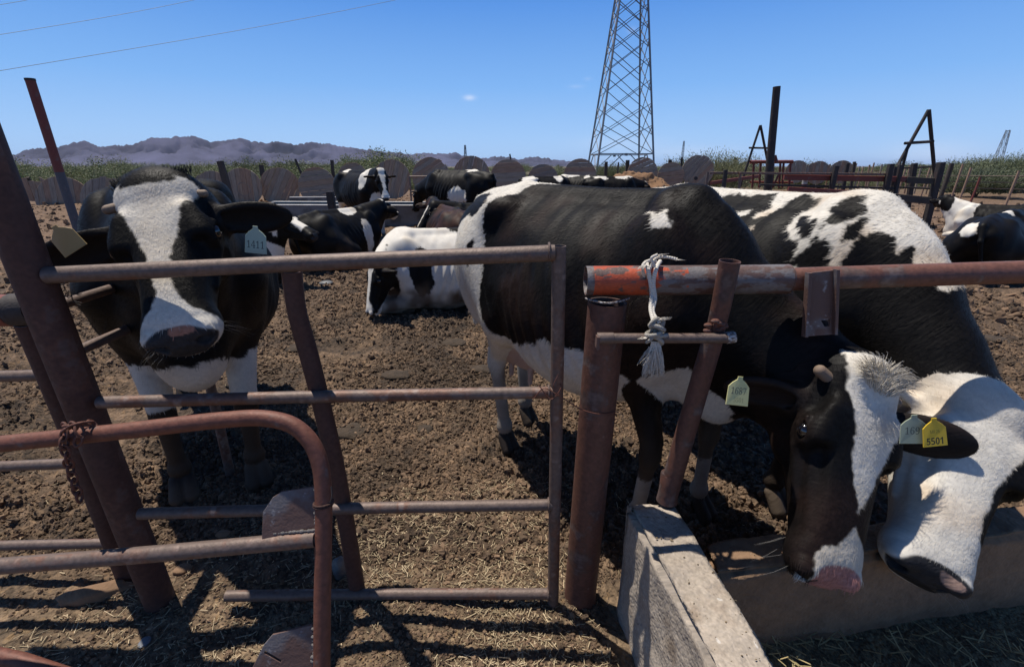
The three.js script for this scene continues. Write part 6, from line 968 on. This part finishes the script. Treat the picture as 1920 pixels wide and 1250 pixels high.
{ // 2: the big black cow eating at the trough
  const o = { key: 'eater', label: 'large black cow with one white flank spot eating at the trough, ear tag 1687', at: [0.365, 1.976], heading: [0.64, -0.77], scale: [0.82, 0.985, 0.93], cell: 0.0085, headCell: 0.004, seed: 4, mud: 0.75, brown: 0.35, fat: 0.02, feet: [[0.58, 0.2], [0.48, 0.15], [-0.76, 0.155], [-0.58, 0.14]],
    tail: [[-1.0, 1.29, 0], [-1.06, 1.16, 0.03], [-1.07, 0.9, 0.04], [-1.05, 0.62, 0.03]],
    ears: [{ dir: [0.12, 0.62, 1], open: [-0.5, -0.6, 0.6], len: 0.115, wide: 0.058 }, { dir: [0.10, -0.30, 1], open: [0.9, 0.5, 0], len: 0.10, wide: 0.052 }], nose: [0.46, 0.21, 0.175], noseSpots: [0.03, 0.025, 0.025], noseAt: [0.56, -0.035, 0.060], pad: [0.556, -0.028, -0.012, 0.056, 0.055, 0.064],
    coat: [{ w: 1, on: 'head', plan: true, poly: [[-0.08, -0.06], [-0.095, 0.0], [-0.095, 0.06], [-0.084, 0.12], [-0.072, 0.19], [-0.054, 0.25], [-0.034, 0.31], [-0.012, 0.37], [0.010, 0.31], [0.022, 0.25], [0.030, 0.19], [0.044, 0.12], [0.066, 0.06], [0.076, 0.0], [0.07, -0.06]] }, { w: 1, on: 'head', plan: true, poly: [[-0.095, 0.50], [-0.07, 0.47], [-0.035, 0.44], [-0.015, 0.41], [0.0, 0.445], [0.02, 0.475], [0.044, 0.49], [0.056, 0.52], [0.05, 0.65], [-0.09, 0.62]] },
      { w: 1, polar: [[-1.4, -0.2], [-0.2, -0.1], [-0.3, 0.0], ...POL.eater_rump, ...POL.eater_belly, [0.8, 1.2], [0.8, 1.6], [-1.4, 1.6]], only: ['body', 'udder', 'tail', 'legH'] },
      { w: 0, polar: [[-0.9, 0.04], ...POL.eater_hip, [-1.2, 0.3], [-1.2, 0.04]], only: ['body', 'legH'] }, { w: 0, polar: POL.eater_dot, only: ['body', 'legH', 'tail'] }, { w: 1, polar: POL.eater_spot },
      W2([[-1.3, -0.2], [-0.2, -0.2], [-0.2, 0.72], [-1.3, 0.78]], { only: ['legH'] }), W2([[0.2, 0.02], [0.9, 0.02], [0.9, 0.30], [0.2, 0.34]], { only: ['legF'] })] };
  const poll = atF(1606, 718, 1.24), nose = atF(1566, 1092, 0.94); o.head = aimHead(o, poll, nose, V3(0.06, 0.5, 0.85)); o.head.scale = [o.head.len * 1.02, 1.18, 1.34]; o.neckBend = [-0.03, -0.06, 0];
  const c = makeCow(o); whiskers(c, 10, 9); const onHead = (q) => q.x > -0.09 && q.x < 0.53 && Math.abs(q.z) < 0.36 && q.y > -0.27 && q.y < 0.2; fur(c, 36000, 0.0075, 0.0006, (p, q) => onHead(q) ? 1 : 0, 3, 'face_hair'); fur(c, 48000, 0.016, 0.0011, (p, q) => !onHead(q) && p[1] > 0.4 && p[2] > -0.25 ? 1 : 0, 4);
  hornAt(c, [0.03, 0.01, -0.088], [0.02, 0.012, -0.105], 0.014); hornAt(c, [0.03, 0.02, 0.088], [0.018, 0.022, 0.115], 0.0165);
  earTag(c, -1, atF(1389, 706, 1.10), [0.058, 0.072], [['1687', 0.5, 0.5, 84, '#3c4038', hand], ['5501', 0.55, 0.82, 56, 'rgba(90,84,50,0.55)', hand]], '#c9c489', 'cream ear tag marked 1687', { world: [-0.2, 0.1, -0.15] });
  earTag(c, 1, atF(1715, 778, 1.06), [0.062, 0.072], [['169', 0.45, 0.55, 90, '#4a4f48', hand]], '#98a08a', 'grey green ear tag marked 169, half covered', { world: [-0.15, -0.1, 0.06] }); earTag(c, 2, atF(1752, 784, 1.045), [0.056, 0.070], [['5501', 0.5, 0.82, 88, '#2c2a14', 'bold PX sans-serif'], ['MX 26', 0.5, 0.48, 40, 'rgba(70,60,20,0.7)', 'PX sans-serif']], '#d9b52c', 'yellow ear tag marked 5501', { world: [-0.15, -0.05, 0.14] });
  hairLocks('forelock', c.g, 560, (r) => { const a = r() * 6.283, q = Math.sqrt(r()) * 0.05, b = V3(0.015 + Math.cos(a) * q * 0.8, 0.074, -0.012 + Math.sin(a) * q), d = V3(-0.75 + 0.8 * (r() - 0.5), 0.45 + 0.5 * r(), Math.sin(a) * 0.75 + 0.4 * (r() - 0.5)).normalize(), L = 0.03 + 0.035 * r(); return [b, b.clone().addScaledVector(d, L * 0.45), b.clone().addScaledVector(d, L * 0.8).add(V3(0.004, -0.004, Math.sin(a) * 0.006)), b.clone().addScaledVector(d, L).add(V3(0.012, -0.012, Math.sin(a) * 0.016))].map((v) => v.applyMatrix4(c.fr)); }, M.tuft, 5, 0.0011);
}
{ // 3: the spotted cow beside it
  const o = { key: 'spotted', label: 'white backed cow with black spots and white face eating at the trough', at: [1.16, 2.28], heading: [0.36, -0.933], scale: [1.0, 0.965, 1.0], cell: 0.0085, headCell: 0.0042, seed: 7, mud: 0.3, base: 1, headBase: 1, fat: 0.0, feet: [[0.5, 0.16], [0.46, 0.17], [-0.76, 0.16], [-0.86, 0.15]],
    ears: [{ dir: [0.0, 0.05, 1], open: [0.9, 0.2, 0], len: 0.105, wide: 0.06 }, { dir: [0.1, 0.15, 1], open: [0.9, 0.2, 0], len: 0.12, wide: 0.06 }], nose: [0.03, 0.029, 0.031], noseSpots: [0.30, 0.20, 0.16], noseAt: [0.55, 0.0, -0.03], pad: [0.562, -0.036, -0.008, 0.056, 0.058, 0.088], cream: [0.60, 0.44, 0.28],
    coat: [{ w: 0, polar: [[-0.9, 0.40], [-0.5, 0.30], ...POL.sp_A] }, { w: 0, polar: POL.sp_B }, { w: 1, polar: POL.sp_A1 }, { w: 1, polar: POL.sp_A2 }, { w: 0, polar: POL.sp_C }, { w: 0, polar: POL.sp_C2 }, { w: 0, polar: POL.sp_D }, { w: 0, polar: POL.sp_E }, { w: 0, polar: POL.sp_G }, { w: 0, polar: POL.sp_F },
      { w: 0, polar: [[-0.9, 0.42], ...POL.sp_low, [1.3, 0.36], [1.3, 1.6], [-0.9, 1.6]], only: ['body', 'neck', 'legF', 'legH'] }, B2([[0.55, 1.12], [1.6, 1.12], [1.6, -0.3], [-1.2, -0.3], [-1.0, 0.9], [0.2, 0.95]], { only: ['body', 'neck', 'legF', 'legH'] }), { w: 0, polar: [[-1, -0.2], [1.2, -0.2], [1.2, -1.7], [-1, -1.7]], only: ['body', 'neck', 'legF', 'legH'] }, { w: 0, on: 'head', plan: true, poly: [[-0.075, 0.10], [-0.16, 0.05], [-0.25, 0.3], [-0.10, 0.47], [-0.045, 0.41], [-0.040, 0.30], [-0.06, 0.18]] }] };
  const poll = atF(1836, 768, 1.30), nose = atF(1756, 1082, 0.98); o.head = aimHead(o, poll, nose, V3(-0.14, 0.5, 0.84)); o.head.scale = [o.head.len * 1.02, 1.12, 1.28]; o.neckBend = [0, 0.04, 0];
  const c = makeCow(o); whiskers(c, 30, 10); const onHead = (q) => q.x > -0.09 && q.x < 0.53 && Math.abs(q.z) < 0.36 && q.y > -0.27 && q.y < 0.2; fur(c, 34000, 0.0075, 0.0006, (p, q) => onHead(q) ? 1 : 0, 5, 'face_hair'); fur(c, 42000, 0.018, 0.0012, (p, q) => !onHead(q) && p[1] > 0.5 && p[2] > -0.25 ? 1 : 0, 6); hornAt(c, [0.02, 0.02, -0.10], [0.0, 0.03, -0.13], 0.018);
}
// ---------------------------------------------------------------- the herd behind
const lieHead = (yaw, x = 1.0, y = 0.72, pitch = -0.35) => ({ poll: [x - 0.0, y, Math.sin(yaw) * 0.12], dir: [Math.cos(yaw) * Math.cos(pitch), Math.sin(pitch), Math.sin(yaw) * Math.cos(pitch)], up: [-Math.cos(yaw) * Math.sin(pitch), Math.cos(pitch), -Math.sin(yaw) * Math.sin(pitch)] });
const standHead = (yaw, x, y, pitch, z = 0) => ({ poll: [x, y, z], dir: [Math.cos(yaw) * Math.cos(pitch), Math.sin(pitch), Math.sin(yaw) * Math.cos(pitch)], up: [-Math.cos(yaw) * Math.sin(pitch), Math.cos(pitch), -Math.sin(yaw) * Math.sin(pitch)] });
const BLAZE = { w: 1, on: 'head', plan: true, poly: [[-0.07, -0.05], [-0.06, 0.1], [-0.03, 0.25], [-0.028, 0.4], [-0.08, 0.5], [-0.08, 0.62], [0.08, 0.62], [0.08, 0.5], [0.028, 0.4], [0.03, 0.25], [0.06, 0.1], [0.07, -0.05]] };
const place = (px, py) => { const p = onGround(px, py); return [p.x, -p.z]; };
makeCow({ key: 'lyingWhite', pose: 'lie', label: 'white cow with a black side patch lying with its head down left', at: place(838, 574), heading: [-0.95, -0.3], cell: 0.014, seed: 11, base: 1, headBase: 0, mud: 0.95, scale: [0.92, 1.0, 1],
  head: { poll: [0.76, 0.56, -0.22], dir: [0.30, -0.90, -0.2], up: [0.85, 0.35, -0.3], scale: [0.9, 0.95, 0.95] }, coat: [BB([0.31, 0.44, -0.34, 0.13, 0.24, 0.3]), BB([0.62, 0.45, -0.2, 0.07, 0.26, 0.2]), BB([-0.1, 0.86, 0.1, 0.3, 0.07, 0.25]), BLAZE, BB([-0.7, 0.3, 0.4, 0.3, 0.3, 0.2])] });
const tagged = makeCow({ key: 'lyingTag', pose: 'lie', label: 'black and white cow lying with its head turned away, left of the lying white cow', at: place(652, 494), heading: [0.42, 0.9], cell: 0.018, scale: [0.9, 1, 0.95], seed: 13, mud: 0.3, head: { poll: [0.90, 0.86, 0.06], dir: [0.93, -0.28, -0.12], up: [0.28, 0.95, 0] }, ears: [{ dir: [-0.1, 0.1, 1], open: [1, 0.2, 0] }, { dir: [-0.1, -0.1, 1], open: [1, 0.2, 0] }], coat: [WB([0.22, 0.45, 0.34, 0.13, 0.30, 0.22]), WB([0.05, 0.80, 0.05, 0.2, 0.11, 0.12]), WB([0.7, 0.2, 0.1, 0.1, 0.2, 0.2]), BLAZE] });
earTag(tagged, 3, atF(704, 398, 8.3), [0.05, 0.06], [], '#d8cf9c', 'pale ear tag', { world: [0, 0.3, 0.5] }); earTag(tagged, 4, atF(711, 424, 8.2), [0.05, 0.06], [], '#d9c98a', 'pale ear tag', { world: [0, 0.2, -0.4] });
makeCow({ key: 'lyingBrown', pose: 'lie', label: 'dark brown black cow lying seen from behind, beyond the lying white cow', at: place(842, 483), heading: [-0.38, 0.92], cell: 0.022, seed: 17, brown: 1.0, brownBias: 0.25, mud: 0.3, head: lieHead(0.1, 1.0, 0.86, -0.3), coat: [] });
makeCow({ key: 'lyingRight', pose: 'lie', label: 'black cow with white nose streaks lying behind the left cow, facing right', at: place(432, 528), heading: [0.98, -0.2], cell: 0.016, seed: 19, mud: 0.3, head: { poll: [0.86, 0.86, 0.0], dir: [0.93, -0.3, 0.1], up: [0.3, 0.93, 0.1] }, coat: [WB([0.72, 0.38, 0.1, 0.2, 0.2, 0.24]), { w: 1, on: 'head', poly: [[0.1, 0.1], [0.2, 0.04], [0.36, 0.0], [0.42, -0.02], [0.42, 0.1]] }, { w: 1, on: 'head', poly: [[-0.05, -0.2], [0.02, -0.1], [0.1, -0.06], [0.11, -0.2]] }] });
makeCow({ key: 'standing', label: 'black and white cow standing by the water trough facing the camera', at: place(688, 444), heading: [0.66, -0.75], cell: 0.022, seed: 23, mud: 0.3, scale: [1, 0.99, 1], head: standHead(0.22, 0.98, 1.36, -1.0, 0.05), coat: [WB([-0.75, 1.35, 0, 0.36, 0.12, 0.16]), WB([0.52, 1.2, 0.1, 0.12, 0.3, 0.3]), WB([0.75, 0.75, 0.0, 0.2, 0.26, 0.22]), LEGS(0.72), BLAZE], });
makeCow({ key: 'drinking', label: 'black cow standing with its head lowered to the water trough', at: place(856, 436), heading: [-0.86, 0.5], cell: 0.024, seed: 29, mud: 0.2, scale: [1, 0.99, 1], head: standHead(0.12, 1.05, 0.98, -1.15, 0), coat: [WB([-0.3, 0.85, -0.34, 0.24, 0.2, 0.12], { rag: 0.02 }), WB([-0.5, 1.4, 0, 0.16, 0.06, 0.1])] });
makeCow({ key: 'lyingStreak', pose: 'lie', label: 'black cow with a thin white face streak lying half hidden behind the large black cow', at: place(906, 470), heading: [-0.95, -0.3], cell: 0.022, seed: 31, mud: 0.3, head: { poll: [0.88, 0.82, -0.1], dir: [0.62, -0.75, -0.2], up: [0.72, 0.62, -0.1] }, coat: [{ w: 1, on: 'head', plan: true, poly: [[-0.02, 0.05], [-0.015, 0.45], [0.02, 0.45], [0.025, 0.05]] }] });
makeCow({ key: 'restingNear', pose: 'lie', label: 'black cow with a white flank spot lying at the right edge', at: place(1846, 512), heading: [0.80, 0.6], cell: 0.018, seed: 37, mud: 0.2, head: lieHead(0.3, 1.0, 0.76, -0.3), coat: [WB([-0.96, 0.68, -0.13, 0.14, 0.085, 0.13]), WB([0.2, 0.83, 0.0, 0.18, 0.06, 0.1])] });
makeCow({ key: 'restingFar', pose: 'lie', label: 'cow with a black head and white neck lying behind the spotted cow at the right', at: place(1846, 452), heading: [-0.72, 0.69], cell: 0.022, seed: 41, base: 1, headBase: 0, mud: 0.6, scale: [0.82, 0.86, 0.85], head: lieHead(1.2, 0.96, 0.95, -0.2), coat: [BB([-0.42, 0.5, 0, 0.85, 0.6, 0.7]), BB([0.9, 0.85, 0, 0.14, 0.2, 0.2])] });
makeCow({ key: 'restingEdge', pose: 'lie', label: 'black cow lying farther back, cut by the right edge', at: place(2060, 456), heading: [-0.9, 0.44], cell: 0.024, seed: 43, mud: 0.2, head: lieHead(-0.3, 1.0, 0.8, -0.3), coat: [WB([0.4, 0.8, 0, 0.2, 0.08, 0.12])] });
makeCow({ key: 'farA', label: 'far cow with a white rump over the big cow\'s back, leftmost of three', at: [1.1, 15.2], heading: [0.9, 0.4], cell: 0.032, seed: 47, mud: 0.3, scale: [0.95, 0.84, 0.95], head: standHead(0, 1.1, 0.9, -1.0), coat: [WB([-0.7, 1.3, 0.1, 0.25, 0.12, 0.24]), WB([0.3, 1.3, 0, 0.14, 0.2, 0.3])], eyes: false });
makeCow({ key: 'farB', label: 'far patched cow over the big cow\'s back, middle of three', at: [2.05, 15.6], heading: [-0.95, 0.2], cell: 0.032, seed: 53, mud: 0.3, scale: [0.95, 0.86, 0.95], head: standHead(0, 1.1, 0.9, -1.0), coat: [WB([0.35, 1.36, 0, 0.34, 0.08, 0.2]), WB([-0.3, 1.3, 0, 0.1, 0.1, 0.3])], eyes: false });
makeCow({ key: 'farC', label: 'far cow with two white back patches by the dirt heap, rightmost of three', at: [3.05, 15.0], heading: [0.97, 0.2], cell: 0.032, seed: 59, mud: 0.3, scale: [0.92, 0.84, 0.95], head: standHead(0.1, 1.05, 1.15, -0.7), coat: [WB([-0.5, 1.34, 0, 0.24, 0.12, 0.24]), WB([0.25, 1.36, 0, 0.3, 0.08, 0.2]), BLAZE], eyes: false });

renderer.render(scene, camera);
